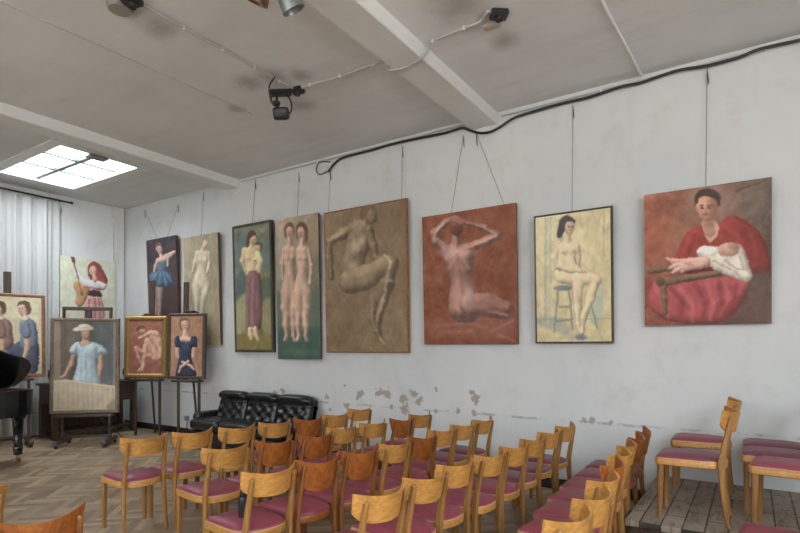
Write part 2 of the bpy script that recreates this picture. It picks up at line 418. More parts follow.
# ------------------------------------------------------------------ chairs
def seat_outline(off=0, n=10):
    pts = []
    fw, fy = .192-off, .238-off
    rc = .035
    for k in range(n//2+1):
        a = PI/2*(k/(n//2)); pts.append((fw-rc+rc*math.sin(a), fy-rc+rc*math.cos(a)))
    for k in range(n+1):
        a = PI/2*k/n
        pts.append(((.188-off)*math.cos(a)**.80, -.045-(.176-off)*math.sin(a)**.9 if k else -.045))
    L = [(-x, y) for x, y in pts[::-1]]
    allp = pts+L[1:]
    out = []
    for p in allp:
        if not out or math.hypot(p[0]-out[-1][0], p[1]-out[-1][1]) > 1e-4: out.append(p)
    if math.hypot(out[0][0]-out[-1][0], out[0][1]-out[-1][1]) < 1e-4: out.pop()
    return out
def ring_at(off, z, k=1.0): return [Vector((x*k, y*k, z)) for x, y in seat_outline(off)]
def bm_seat_frame():
    bm = NB(); ringsurf(bm, [ring_at(.012, .392), ring_at(.002, .398), ring_at(0, .432), ring_at(.005, .440), ring_at(.02, .440)]); return bm
def bm_pad():
    bm = NB(); rg = [ring_at(.010, .436), ring_at(.008, .447), ring_at(.012, .455)]
    for k, z in ((.93, .464), (.8, .473), (.6, .479), (.35, .482), (.1, .483)): rg.append(ring_at(.012, z, k))
    ringsurf(bm, rg); return bm
def bm_piping():
    bm = NB(); ringsurf(bm, [ring_at(.006, .438), ring_at(.002, .442), ring_at(.006, .4475), ring_at(.012, .4475)]); return bm
def post_y(z):   # sweep of the rear leg / back post
    return -.185 - .042*((.44-z)/.44)**1.7 if z < .44 else -.185 - .066*((z-.44)/.36)**1.15
def bm_front_leg(s):
    bm = NB(); bar(bm, [(s*.167, .203, 0), (s*.167, .201, .2), (s*.168, .199, .395)], [(.029, .029), (.037, .037), (.043, .043)]); return bm
def bm_post(s, top=.775):
    zs = [0, .1, .2, .3, .38, .44, .5, .57, .64, .70, .75, top-.008, top]
    pts = [(s*(.160+.010*max(0, (.44-z)/.44)-.010*max(0, (z-.44)/.36)), post_y(z), z) for z in zs]
    wh = []
    for z in zs:
        d = .026+.020*max(0, 1-abs(z-.43)/.36)
        wh.append((.029, d))
    wh[-1] = (.014, .014)
    bm = NB(); bar(bm, pts, wh); return bm
def bm_back(kind):
    hw = .194 if kind == 'honey' else .187; ns, nt = 25, 9; th = .011
    if kind == 'honey': zt0, ztc, zb0 = .792, .024, .652
    else: zt0, ztc, zb0 = .785, .036, .598
    def pt(s, t, o):
        a = abs(s)
        top = zt0+ztc*a**2.2
        if kind == 'honey':
            bot = zb0+.050*a**6+.010*a*a; w = hw*(1-.03*(1-t))
        else:
            bot = zb0+.03*a**4; w = hw*(.66+.34*min(1, t*1.15)**.75) if t < 1/1.15 else hw
        # round the corners
        z = bot+(top-bot)*t
        x = s*w
        y = post_y(z)+.017-.064*(1-(x/.155)**2) + o
        return Vector((x, y, z))
    bm = NB()
    G = []
    for o in (0, th):
        G.append([[bm.verts.new(pt(-1+2*i/(ns-1), j/(nt-1), o)) for j in range(nt)] for i in range(ns)])
    for k in (0, 1):
        for i in range(ns-1):
            for j in range(nt-1): bm.faces.new((G[k][i][j], G[k][i+1][j], G[k][i+1][j+1], G[k][i][j+1]))
    for i in range(ns-1):
        for j in (0, nt-1): bm.faces.new((G[0][i][j], G[0][i+1][j], G[1][i+1][j], G[1][i][j]))
    for j in range(nt-1):
        for i in (0, ns-1): bm.faces.new((G[0][i][j], G[0][i][j+1], G[1][i][j+1], G[1][i][j]))
    return bm
def make_chair(kind, pad):
    t = thing('wooden_chair', '', 'chair')
    wm, lm = (M['honey'], M['honey_leg_shaded']) if kind == 'honey' else (M['red'], M['red_leg'])
    obj('seat_frame', bm_seat_frame(), wm, t, 40)
    sp = obj('seat_pad', bm_pad(), M[pad], t, 50); obj('piping', bm_piping(), M['piping'] if kind == 'honey' else M[pad], sp, 50)
    obj('backrest', bm_back(kind), wm, t, 40)
    for s in (-1, 1):
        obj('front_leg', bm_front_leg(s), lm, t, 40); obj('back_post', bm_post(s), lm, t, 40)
    return t
PROTO = {}
def chair(kind, pad, loc, rz, label, group):
    key = (kind, pad)
    if key not in PROTO:
        t = make_chair(kind, pad); t.location = loc; t.rotation_euler = (0, 0, rz); t['label'] = label; t['group'] = group
        PROTO[key] = t; return t
    return dup(PROTO[key], loc, rz, label, group)
# rows: (kind, pad, left px, left py, angle of the back, dx)
ORD = ['first', 'second', 'third', 'fourth', 'fifth', 'sixth', 'seventh', 'eighth']
ROWS = [
 ('row nearest the piano', 'chairs in the row nearest the piano',
  [('honey', 'burgundy', 119.2, 437.7, 79), ('honey', 'burgundy', 171.2, 431.9, 83), ('honey', 'burgundy', 218, 427.3, 82), ('honey', 'burgundy', 259.2, 422.3, 83),
   ('red', 'burgundy', 291, 418, 79), ('honey', 'burgundy', 320.6, 414.1, 80), ('honey', 'burgundy', 347.8, 408.5, 82)]),
 ('second row from the piano', 'chairs in the second row',
  [('honey', 'burgundy', 204.6, 446.9, 78), ('red', 'burgundy', 252, 440.6, 83), ('red', 'burgundy', 293.8, 434.8, 80), ('honey', 'burgundy', 327, 427.1, 82),
   ('honey', 'burgundy', 359.7, 422.6, 84), ('red', 'burgundy', 387, 418.5, 84), ('honey', 'burgundy', 408.4, 414.1, 82)]),
 ('third row from the piano', 'chairs in the third row',
  [('honey', 'burgundy', 243.4, 471.2, 80), ('red', 'burgundy', 298.7, 458.6, 81), ('red', 'burgundy', 338, 450.5, 80), ('honey', 'burgundy', 373.7, 445, 86),
   ('red', 'burgundy', 404.9, 436.2, 82), ('honey', 'burgundy', 427.8, 430, 82), ('honey', 'plum', 449.9, 424.5, 82), ('honey', 'plum', 471.9, 419.5, 84)]),
 ('fourth row from the piano', 'chairs in the fourth row',
  [('honey', 'burgundy', 352.5, 494.3, 81), ('honey', 'burgundy', 404, 477, 80), ('honey', 'burgundy', 438.7, 463.6, 81), ('honey', 'burgundy', 471.9, 455.4, 81),
   ('honey', 'burgundy', 498, 446.8, 80), ('honey', 'plum', 518.7, 439.2, 82), ('honey', 'plum', 537.4, 431.9, 82), ('honey', 'plum', 555.4, 425.7, 83)]),
 ('row beside the platform', 'chairs in the row beside the platform',
  [('honey', 'burgundy', 543.6, 519.8, 80), ('honey', 'burgundy', 571.8, 498.6, 82), ('honey', 'burgundy', 592, 479.8, 84), ('red', 'burgundy', 605.5, 467, 88),
   ('honey', 'burgundy', 618.5, 456, 88), ('honey', 'burgundy', 627, 446, 90), ('red', 'burgundy', 635.5, 438.6, 90), ('red', 'plum', 643, 431.6, 90)]),
]
CH = {}
def place(kind, pad, cx, cy, ang, z=0, label='', group=''):
    """cx, cy = near top corner of the backrest"""
    a = math.radians(ang); lx, ly = -.197, -.193
    x = cx-(lx*math.cos(a)-ly*math.sin(a)); y = cy-(lx*math.sin(a)+ly*math.cos(a))
    return chair(kind, pad, (x, y, z), a, label, group)
for ri, (rd, grp, L) in enumerate(ROWS):
    PS = [atz(px, py, .814 if k == 'honey' else .819) for k, pad, px, py, ang in L]
    for it in range(60):                       # neighbours stand side by side without overlapping
        for p, q in zip(PS, PS[1:]):
            d = .388-(q.y-p.y)
            if d > 0: p.y -= d/2; q.y += d/2
    for i, (k, pad, px, py, ang) in enumerate(L):
        p = PS[i]
        wd = 'honey wood' if k == 'honey' else 'red-brown wood'; sd = 'burgundy' if pad == 'burgundy' else 'plum'
        pos = 'first' if i == 0 else ('last' if i == len(L)-1 else ORD[i])
        lab = '%s chair with %s seat, %s from the left in %s' % (wd, sd, pos, rd)
        if pos == 'last': lab = '%s chair with %s seat, back wall end of %s' % (wd, sd, rd)
        if pos == 'first': lab = '%s chair with %s seat, left end of %s' % (wd, sd, rd)
        CH[(ri, i)] = place(k, pad, p.x-(.066*min(1, max(0, (i-1)/3)) if ri == 4 else 0), p.y, ang+(3 if ri < 4 else 0), 0, lab, grp)
# two more by the left edge of the frame, across the aisle
place('honey', 'burgundy', -3.36, .83, 82, 0, 'honey wood chair cut off by the left picture edge, only a backrest corner showing', 'chairs across the aisle')
place('red', 'burgundy', -2.66, .885, 80, 0, 'red-brown wood chair with curved back cut off at bottom left corner', 'chairs across the aisle')
# chairs standing on the platform: seat centre given
G = 'chairs on the platform'
chair('honey', 'plum', (-.365, 4.50, PZ), math.radians(90), 'honey wood chair seen from the side on the platform, in front of another', G)
chair('honey', 'burgundy', (-.365, 5.36, PZ), math.radians(91), 'honey wood chair with burgundy seat on platform behind another, by the back wall', G)
chair('honey', 'burgundy', (.23, 4.50, PZ), math.radians(84), 'nearest of three chairs cut off at the right edge on platform, bright burgundy seat', G)
chair('honey', 'plum', (.165, 4.93, PZ), math.radians(90), 'middle of three chairs cut off at the right edge on platform, dark plum seat', G)
chair('honey', 'plum', (.165, 5.36, PZ), math.radians(90), 'farthest of three chairs cut off at the right edge, against the back wall', G)
chair('honey', 'burgundy', (.16, 3.70, 0), math.radians(84), 'burgundy chair seat at bottom right corner, on the floor before the platform', 'chairs before the platform')

# black bottle on the seat of the near chair
p0 = CH[(2, 0)]
bp = atz(243.8, 517, .478)
bt = thing('bottle', 'black bottle standing on the burgundy seat of a honey chair', 'bottle', (bp.x, bp.y, .4795))
b = NB(); lathe(b, [(.001, 0), (.031, 0), (.033, .006), (.033, .115), (.029, .128), (.020, .136), (.001, .137)]); obj('body', b, M['bottle'], bt)
b = NB(); lathe(b, [(.001, .136), (.022, .136), (.023, .14), (.023, .165), (.020, .170), (.001, .170)]); obj('cap', b, M['black_metal'], bt)

# ------------------------------------------------------------------ picture painting (vertex colours on a fine grid)
ALB = .60           # the light on the pictures: display value / ALB = pigment
class Pic:
    def __init__(s, quad, org, scl, nu, nv):
        """quad: TL TR BR BL in photo pixels; shapes are given in crop pixels"""
        q = [((x-org[0])*scl, (y-org[1])*scl) for x, y in quad]
        nu, nv = int(nu*1.5), int(nv*1.5)
        u, v = np.meshgrid(np.linspace(0, 1, nu), np.linspace(0, 1, nv))
        hL = q[3][1]-q[0][1]; hR = q[2][1]-q[1][1]
        t = u*hL/(u*hL+(1-u)*hR)
        xl = q[0][0]+(q[3][0]-q[0][0])*v; xr = q[1][0]+(q[2][0]-q[1][0])*v
        s.X = xl+t*(xr-xl)
        top = q[0][1]+t*(q[1][1]-q[0][1]); bot = q[3][1]+t*(q[2][1]-q[3][1])
        s.Y = top+v*(bot-top); s.u, s.v = u, v; s.nu, s.nv = nu, nv
        s.C = np.zeros((nv, nu, 3)); s.L = (-.55, -.83); s.k = .22
        s.rs = np.random.RandomState(int(abs(q[0][0]*7+q[0][1]*13)) % 9999)
    def noise(s, n, m):
        g = s.rs.rand(m+1, n+1); a = s.u*(n-1e-6); b = s.v*(m-1e-6); i = a.astype(int); j = b.astype(int); fa = a-i; fb = b-j
        fa = fa*fa*(3-2*fa); fb = fb*fb*(3-2*fb)
        return (g[j, i]*(1-fa)+g[j, i+1]*fa)*(1-fb)+(g[j+1, i]*(1-fa)+g[j+1, i+1]*fa)*fb
    def bg(s, tl, tr, bl, br, amt=14, n=(10, 12)):
        tl, tr, bl, br = [np.array(c, float) for c in (tl, tr, bl, br)]
        u = s.u[..., None]; v = s.v[..., None]
        s.C = (tl*(1-u)+tr*u)*(1-v)+(bl*(1-u)+br*u)*v
        for q in (1, 2.5, 6): s.C += ((s.noise(int(n[0]*q), int(n[1]*q))-.5)*amt*2/math.sqrt(q))[..., None]
    def put(s, m, c, a=1.0, mod=None):
        c = np.array(c, float); c = np.broadcast_to(c, s.C.shape)
        if mod is not None: c = c*(1+mod[..., None])
        m = (np.clip(m, 0, 1)*a)[..., None]; s.C = s.C*(1-m)+c*m
    def cap(s, x0, y0, r0, x1, y1, r1, c, a=1, so=2.5, k=None):
        dx, dy = x1-x0, y1-y0; L = dx*dx+dy*dy+1e-9
        t = np.clip(((s.X-x0)*dx+(s.Y-y0)*dy)/L, 0, 1); r = r0+(r1-r0)*t
        ex, ey = s.X-x0-t*dx, s.Y-y0-t*dy; d = np.hypot(ex, ey)
        k = s.k if k is None else k
        mod = k*np.clip((ex*s.L[0]+ey*s.L[1])/np.maximum(r, 1e-3), -1.2, 1.2) - .5*k*np.clip(d/np.maximum(r, 1e-3), 0, 1)**3
        s.put((r-d)/so+.5, c, a, mod)
    def limb(s, P, c, a=1, so=2.5, k=None):
        for p, q in zip(P, P[1:]): s.cap(*p, *q, c, a, so, k)
    def ell(s, cx, cy, rx, ry, c, a=1, rot=0, so=2.5, k=None):
        cs, sn = math.cos(math.radians(rot)), math.sin(math.radians(rot))
        ex, ey = s.X-cx, s.Y-cy; x = (ex*cs+ey*sn)/rx; y = (-ex*sn+ey*cs)/ry; d = np.hypot(x, y)
        k = s.k if k is None else k
        mod = k*(ex*s.L[0]+ey*s.L[1])/max(rx, ry) - .4*k*np.clip(d, 0, 1)**3
        s.put((1-d)*min(rx, ry)/so+.5, c, a, np.clip(mod, -.5, .5))
    def poly(s, P, c, a=1, so=3, k=0, smooth=True):
        if smooth:
            n = len(P); Q = []
            for i in range(n):
                p0, p1, p2, p3 = [np.array(P[(i+j) % n], float) for j in (-1, 0, 1, 2)]
                for q in range(4):
                    t = q/4; Q.append(.5*((2*p1)+(p2-p0)*t+(2*p0-5*p1+4*p2-p3)*t*t+(3*p1-p0-3*p2+p3)*t**3))
            P = Q
        P = np.array(P, float); ins = np.zeros(s.X.shape, bool); dm = np.full(s.X.shape, 1e9)
        for i in range(len(P)):
            x0, y0 = P[i]; x1, y1 = P[(i+1) % len(P)]
            cr = ((y0 > s.Y) != (y1 > s.Y)); xi = (x1-x0)*(s.Y-y0)/(y1-y0+1e-12)+x0; ins ^= cr & (s.X < xi)
            dx, dy = x1-x0, y1-y0; t = np.clip(((s.X-x0)*dx+(s.Y-y0)*dy)/(dx*dx+dy*dy+1e-9), 0, 1)
            dm = np.minimum(dm, np.hypot(s.X-x0-t*dx, s.Y-y0-t*dy))
        sd = np.where(ins, dm, -dm); mod = None
        if k:
            c0 = P.mean(0); e = max(np.ptp(P[:, 0]), np.ptp(P[:, 1]))/2
            mod = k*np.clip(((s.X-c0[0])*s.L[0]+(s.Y-c0[1])*s.L[1])/e, -1, 1) - k*.8*np.clip(1-dm/(e*.28), 0, 1)**2
        s.put(sd/so+.5, c, a, mod)
    def line(s, P, w, c, a=1, so=2): 
        for (x0, y0), (x1, y1) in zip(P, P[1:]): s.cap(x0, y0, w, x1, y1, w, c, a, so, 0)
    def face(s, x, y, r, tone=(60, 40, 35), a=.6, tilt=0):
        a = min(1, a*1.3)
        s.line([(x-.55*r, y-.22*r), (x-.22*r, y-.26*r)], .05*r, tone, a*.7); s.line([(x+.2*r, y-.26*r), (x+.5*r, y-.22*r)], .05*r, tone, a*.7)
        for sx in (-.38, .38): s.ell(x+sx*r, y-.05*r+sx*tilt, .18*r, .10*r, tone, a, 0, 1.5, 0)
        s.line([(x+.02*r, y), (x-.04*r, y+.35*r)], .05*r, tone, a*.5); s.line([(x-.2*r, y+.62*r), (x+.2*r, y+.62*r)], .08*r, (130, 60, 55), a)
    def sd_cap(s, x0, y0, r0, x1, y1, r1):
        dx, dy = x1-x0, y1-y0; t = np.clip(((s.X-x0)*dx+(s.Y-y0)*dy)/(dx*dx+dy*dy+1e-9), 0, 1)
        return r0+(r1-r0)*t-np.hypot(s.X-x0-t*dx, s.Y-y0-t*dy)
    def sd_poly(s, P):
        n = len(P); Q = []
        for i in range(n):
            p0, p1, p2, p3 = [np.array(P[(i+j) % n], float) for j in (-1, 0, 1, 2)]
            for q in range(4):
                t = q/4; Q.append(.5*((2*p1)+(p2-p0)*t+(2*p0-5*p1+4*p2-p3)*t*t+(3*p1-p0-3*p2+p3)*t**3))
        ins = np.zeros(s.X.shape, bool); dm = np.full(s.X.shape, 1e9)
        for i in range(len(Q)):
            x0, y0 = Q[i]; x1, y1 = Q[(i+1) % len(Q)]
            ins ^= ((y0 > s.Y) != (y1 > s.Y)) & (s.X < (x1-x0)*(s.Y-y0)/(y1-y0+1e-12)+x0)
            dx, dy = x1-x0, y1-y0; t = np.clip(((s.X-x0)*dx+(s.Y-y0)*dy)/(dx*dx+dy*dy+1e-9), 0, 1)
            dm = np.minimum(dm, np.hypot(s.X-x0-t*dx, s.Y-y0-t*dy))
        return np.where(ins, dm, -dm)
    def body(s, limbs, polys, c, R=22, k=.55, a=1, so=4, sm=3.5, bumps=(), grow=.6):
        """one soft modelled form: smooth union of tapered limbs and outlines, shaded as if rounded"""
        E = None
        for ch in limbs:
            for p, q in zip(ch, ch[1:]):
                d = s.sd_cap(*p, *q); E = np.exp(np.clip(d/sm, -40, 40)) if E is None else E+np.exp(np.clip(d/sm, -40, 40))
        for P in polys:
            d = s.sd_poly(P); E = np.exp(np.clip(d/sm, -40, 40)) if E is None else E+np.exp(np.clip(d/sm, -40, 40))
        D = sm*np.log(E+1e-30)+grow
        d = np.clip(D, 0, R); h = np.sqrt(np.maximum(R*R-(R-d)**2, 0))
        for bx, by, br, bh in bumps: h = h+bh*np.exp(-((s.X-bx)**2+(s.Y-by)**2)/(br*br))
        for _ in range(2):
            g = np.pad(h, 1, mode='edge'); h = (g[1:-1, 1:-1]*2+g[:-2, 1:-1]+g[2:, 1:-1]+g[1:-1, :-2]+g[1:-1, 2:])/6
        sx = np.abs(np.diff(s.X, axis=1)).mean(); sy = np.abs(np.diff(s.Y, axis=0)).mean()
        gy, gx = np.gradient(h, sy, sx); nn = np.sqrt(gx*gx+gy*gy+1)
        sh = (gx*.50*np.sign(-s.L[0])*-1*-1+gy*.55)/nn+.67/nn
        sh = (-gx*s.L[0]*.8*-1+0)/nn*0 + ((gx*-s.L[0]+gy*-s.L[1])*.72+.67)/nn
        w = max(2, int(s.nu/9)); vr = (s.noise(w, int(w*1.3))-.5)*.14
        s.put(D/so+.5, c, a, np.clip((sh/.67-1)*k*.62, -.34, .25)+vr)
    def finish(s):
        def blur(a, n):
            for _ in range(n):
                g = np.pad(a, ((1, 1), (1, 1), (0, 0)), mode='edge'); a = (g[1:-1, 1:-1]*2+g[:-2, 1:-1]+g[2:, 1:-1]+g[1:-1, :-2]+g[1:-1, 2:])/6
            return a
        w = s.nu/12; J, I = np.meshgrid(np.arange(s.nu), np.arange(s.nv))
        dx = (s.noise(int(w*2), int(w*3))-.5)*2.0; dy = (s.noise(int(w*2), int(w*3))-.5)*2.0
        s.C = s.C[np.clip((I+dy).round().astype(int), 0, s.nv-1), np.clip((J+dx).round().astype(int), 0, s.nu-1)]
        s.C = blur(s.C, 1)
        br = (s.noise(int(w*3), int(w*2))-.5)*.06+(s.noise(int(w*1), int(w*1.4))-.5)*.08
        s.C = s.C*(1+br[..., None]); s.C += (s.rs.rand(s.nv, s.nu, 1)-.5)*7
        g = s.C.mean(-1, keepdims=True); s.C = s.C*.80+g*.20
def paint_mat():
    t = NT('painted_canvas'); a = t.new('ShaderNodeAttribute', attribute_name='pigment'); v = t.coord(); n = t.noise(v, 160, 3)
    t.base(a.outputs['Color'], .62, 0, .3); t.bump(n, .08, .002); return t.m
M['paint'] = paint_mat()
def canvas(pic, w, h, parent, y=-.001):
    """grid in the picture's own frame: x right, z up, facing -y, bottom edge at z = 0"""
    nu, nv = pic.nu, pic.nv
    me = bpy.data.meshes.new('canvas')
    xx = (pic.u-.5)*w; zz = (1-pic.v)*h
    co = np.stack([xx, np.full_like(xx, y), zz], -1).reshape(-1, 3)
    idx = np.arange(nu*nv).reshape(nv, nu)
    fc = np.stack([idx[:-1, :-1], idx[1:, :-1], idx[1:, 1:], idx[:-1, 1:]], -1).reshape(-1, 4)
    me.from_pydata(co.tolist(), [], fc.tolist())
    at = me.color_attributes.new('pigment', 'FLOAT_COLOR', 'POINT')
    c = np.clip(lin(np.clip(pic.C, 0, 255))/ALB, 0, .85).reshape(-1, 3); c = np.concatenate([c, np.ones((len(c), 1))], 1)
    at.data.foreach_set('color', c.astype(np.float32).ravel())
    me.materials.append(M['paint'])
    o = bpy.data.objects.new('canvas', me); COL.objects.link(o); o.parent = parent
    return o
def frame(w, h, fw, depth, m, parent, lip=.012, name='frame'):
    """mitred frame round the canvas, front lip proud by lip"""
    bm = NB(); x, z0, z1 = w/2, 0, h
    prof = [(-.006, depth), (-.006, -lip*.3), (fw*.25, -lip*.9), (fw*.7, -lip), (fw, -lip*.5), (fw, depth)]
    cs = [(-1, -1), (1, -1), (1, 1), (-1, 1)]
    rings = [[Vector((sx*(x+o), d, (z1+o) if sz > 0 else (z0-o))) for o, d in prof] for sx, sz in cs]
    R = [[bm.verts.new(p) for p in r] for r in rings]
    for i in range(4):
        a, b = R[i], R[(i+1) % 4]
        for j in range(len(prof)):
            k = (j+1) % len(prof); bm.faces.new((a[j], a[k], b[k], b[j]))
    return obj(name, bm, m, parent, 25)
def stretcher(w, h, m, parent, d=.035):
    bm = NB(); box(bm, (-w/2, 0, 0), (w/2, d, h), .002); return obj('stretcher', bm, m, parent)
def wire(parent, pts, r=.0028, hook=None, m='grey_wire'):
    bm = NB(); tube(bm, pts, r, 6)
    o = obj('hanging_wire', bm, M[m], parent)
    if hook:
        b = NB(); tube(b, hook, [.003, .005, .0065, .004][:len(hook)] if len(hook) >= 3 else .006, 6); obj('hook', b, M['rust'], o)
    return o

def corners(t, w, h, fw=0):
    mt = Matrix.Translation(t.location) @ t.rotation_euler.to_matrix().to_4x4(); out = []
    for x, z in ((-w/2+fw, h-fw), (w/2-fw, h-fw), (w/2-fw, fw), (-w/2+fw, fw)):
        p = mt @ Vector((x, 0, z)); d = -math.sin(TH)*p.x+math.cos(TH)*p.y; u = math.cos(TH)*p.x+math.sin(TH)*p.y
        out.append((400+F*u/d, HY-F*(p.z-EYE)/d))
    return out
def hang(name, label, quad, org, scl, draw, n, edge, fw=0, fmat=None, wires=(), gap_top=.11, gap_bot=.05, thick=.035):
    """picture hung on the back wall, leaning forward a little at the top"""
    TL, TR, BR, BL = quad
    a, b = aty(*TL, W-gap_top), aty(*TR, W-gap_top); c, d = aty(*BR, W-gap_bot), aty(*BL, W-gap_bot)
    x0, x1 = (a.x+d.x)/2, (b.x+c.x)/2; z1, z0 = (a.z+b.z)/2, (c.z+d.z)/2
    tilt = math.atan2(gap_top-gap_bot, z1-z0); h = math.hypot(z1-z0, gap_top-gap_bot); w = x1-x0
    t = thing(name, label, 'painting', ((x0+x1)/2, W-gap_bot, z0)); t.rotation_euler = (tilt, 0, 0)
    t['group'] = 'pictures hung on the back wall'
    q = corners(t, w, h, fw)
    P = Pic(q, org, scl, n[0], n[1]); draw(P); P.finish()
    iw, ih = w-2*fw, h-2*fw
    cv = canvas(P, iw, ih, t, -.002); cv.location = (0, 0, fw)
    s_ = stretcher(iw-.004, ih-.004, edge, t, thick); s_.location = (0, 0, fw+.002)
    if fw: f_ = frame(iw, ih, fw, thick, fmat, t); f_.location = (0, 0, fw)
    for px, py_top, px2 in wires:
        p = aty(px, py_top, W-.03); q2 = aty(px2, HY, W-.03)
        top = Vector((p.x, W-.02, p.z)); end = Vector((q2.x, W-gap_top+.045, z1-.04))
        inv = (Matrix.Translation(t.location) @ Matrix.Rotation(tilt, 4, 'X')).inverted()
        wire(t, [inv @ top, inv @ end], .003, [inv @ (top+Vector((.004*k, -.004, -.05*k))) for k in range(4)])
    return t

# --- the drawings; all coordinates are crop pixels of the region given
def d_mother(p):
    p.bg((146, 84, 62), (92, 78, 68), (124, 62, 46), (88, 68, 58), 12)
    p.ell(255, 110, 75, 75, (146, 110, 98), .55, so=60, k=0); p.ell(160, 225, 60, 45, (146, 100, 76), .6, so=30, k=0); p.ell(80, 230, 60, 90, (150, 80, 52), .4, so=60, k=0); p.ell(390, 110, 60, 50, (104, 88, 76), .5, so=40, k=0)
    p.line([(335, 75), (360, 60), (400, 48), (440, 32)], 2.5, (80, 45, 40), .7)
    for y in range(215, 420, 16): p.ell(440, y, 6, 8, (88, 60, 54), .8)
    p.body([], [[(215, 185), (170, 212), (142, 268), (118, 312), (160, 345), (250, 335), (345, 350), (400, 345), (445, 335), (448, 285), (425, 225), (385, 180), (325, 150), (272, 178)]], (134, 50, 42), 40, .5)
    p.poly([(345, 180), (390, 190), (430, 240), (445, 320), (395, 335), (370, 260)], (112, 40, 35), .6, 22); p.line([(200, 215), (180, 270), (165, 310)], 6, (110, 38, 33), .5, 10); p.line([(300, 190), (340, 215), (350, 250)], 6, (150, 62, 52), .5, 10); p.line([(385, 215), (405, 270), (395, 320)], 7, (146, 58, 48), .4, 12)
    p.body([], [[(70, 366), (44, 425), (70, 480), (140, 507), (270, 512), (330, 480), (372, 420), (385, 370), (330, 355), (200, 358), (110, 366)]], (150, 64, 64), 34, .45)
    for q in ([(120, 390), (160, 440), (150, 500)], [(200, 380), (235, 440), (225, 500)], [(280, 375), (290, 440), (262, 500)], [(340, 375), (330, 430), (300, 480)]): p.line(q, 7, (112, 42, 44), .6, 14)
    for q in ([(150, 395), (190, 450), (190, 500)], [(240, 380), (262, 440), (250, 495)], [(70, 400), (95, 440), (110, 490)], [(300, 375), (312, 430)]): p.line(q, 6, (178, 96, 94), .5, 12)
    p.poly([(385, 345), (440, 340), (440, 500), (300, 508), (350, 460)], (84, 62, 54), .6, 20)
    p.body([[(50, 334, 11), (120, 324, 10)], [(88, 374, 14), (285, 342, 9)], [(96, 392, 10), (99, 475, 8)]], [], (106, 80, 58), 12, .5); p.ell(97, 425, 14, 8, (112, 82, 60)); p.ell(84, 372, 15, 14, (92, 64, 46))
    p.poly([(224, 188), (250, 242), (280, 200), (268, 170), (230, 168)], (176, 132, 106), 1, 4)
    p.cap(240, 150, 17, 250, 205, 17, (158, 114, 92), k=.1); p.ell(246, 182, 16, 10, (130, 88, 72), .5, so=14, k=0)
    p.body([], [[(204, 112), (212, 84), (238, 72), (264, 82), (274, 110), (270, 140), (254, 164), (238, 170), (220, 158), (208, 136)]], (174, 122, 98), 30, .4)
    p.ell(262, 132, 14, 36, (128, 82, 66), .5, so=16, k=0); p.ell(226, 112, 16, 14, (190, 142, 116), .6, so=12, k=0); p.ell(238, 146, 20, 8, (134, 86, 70), .5, so=8, k=0)
    p.poly([(200, 118), (200, 86), (220, 66), (250, 62), (278, 78), (284, 104), (277, 120), (266, 96), (240, 88), (216, 94), (207, 112)], (64, 48, 42), 1, 5)
    p.face(235, 128, 30, (62, 38, 32), .7); p.line([(216, 118), (228, 116)], 2, (64, 42, 36), .6); p.line([(244, 116), (258, 119)], 2, (64, 42, 36), .6)
    p.body([], [[(205, 276), (225, 254), (262, 254), (300, 262), (342, 246), (366, 272), (384, 330), (388, 356), (368, 370), (325, 356), (280, 340), (240, 312)]], (190, 178, 160), 24, .5)
    p.ell(312, 264, 38, 24, (172, 128, 108), rot=-8); p.ell(330, 252, 20, 12, (130, 90, 74), .5, so=8); p.ell(292, 270, 8, 10, (150, 104, 88), .5, so=6); p.ell(254, 272, 24, 14, (204, 194, 178), rot=-15)
    for q in ([(300, 300), (340, 330), (375, 330)], [(260, 300), (310, 325), (350, 350)], [(350, 285), (362, 330)]): p.line(q, 3, (142, 128, 112), .7, 5)
    p.body([[(232, 306, 19), (190, 310, 19), (165, 312, 17)], [(165, 302, 8), (125, 302, 6), (106, 294, 4)], [(165, 312, 8), (132, 318, 6), (116, 326, 4)], [(168, 320, 8), (140, 332, 6), (126, 340, 4)], [(176, 324, 8), (158, 338, 5)]], [], (184, 138, 122), 14, .5)
    p.line([(165, 310), (195, 316)], 3, (150, 100, 88), .5, 5); p.line([(170, 300), (215, 296)], 4, (206, 168, 152), .5, 6)
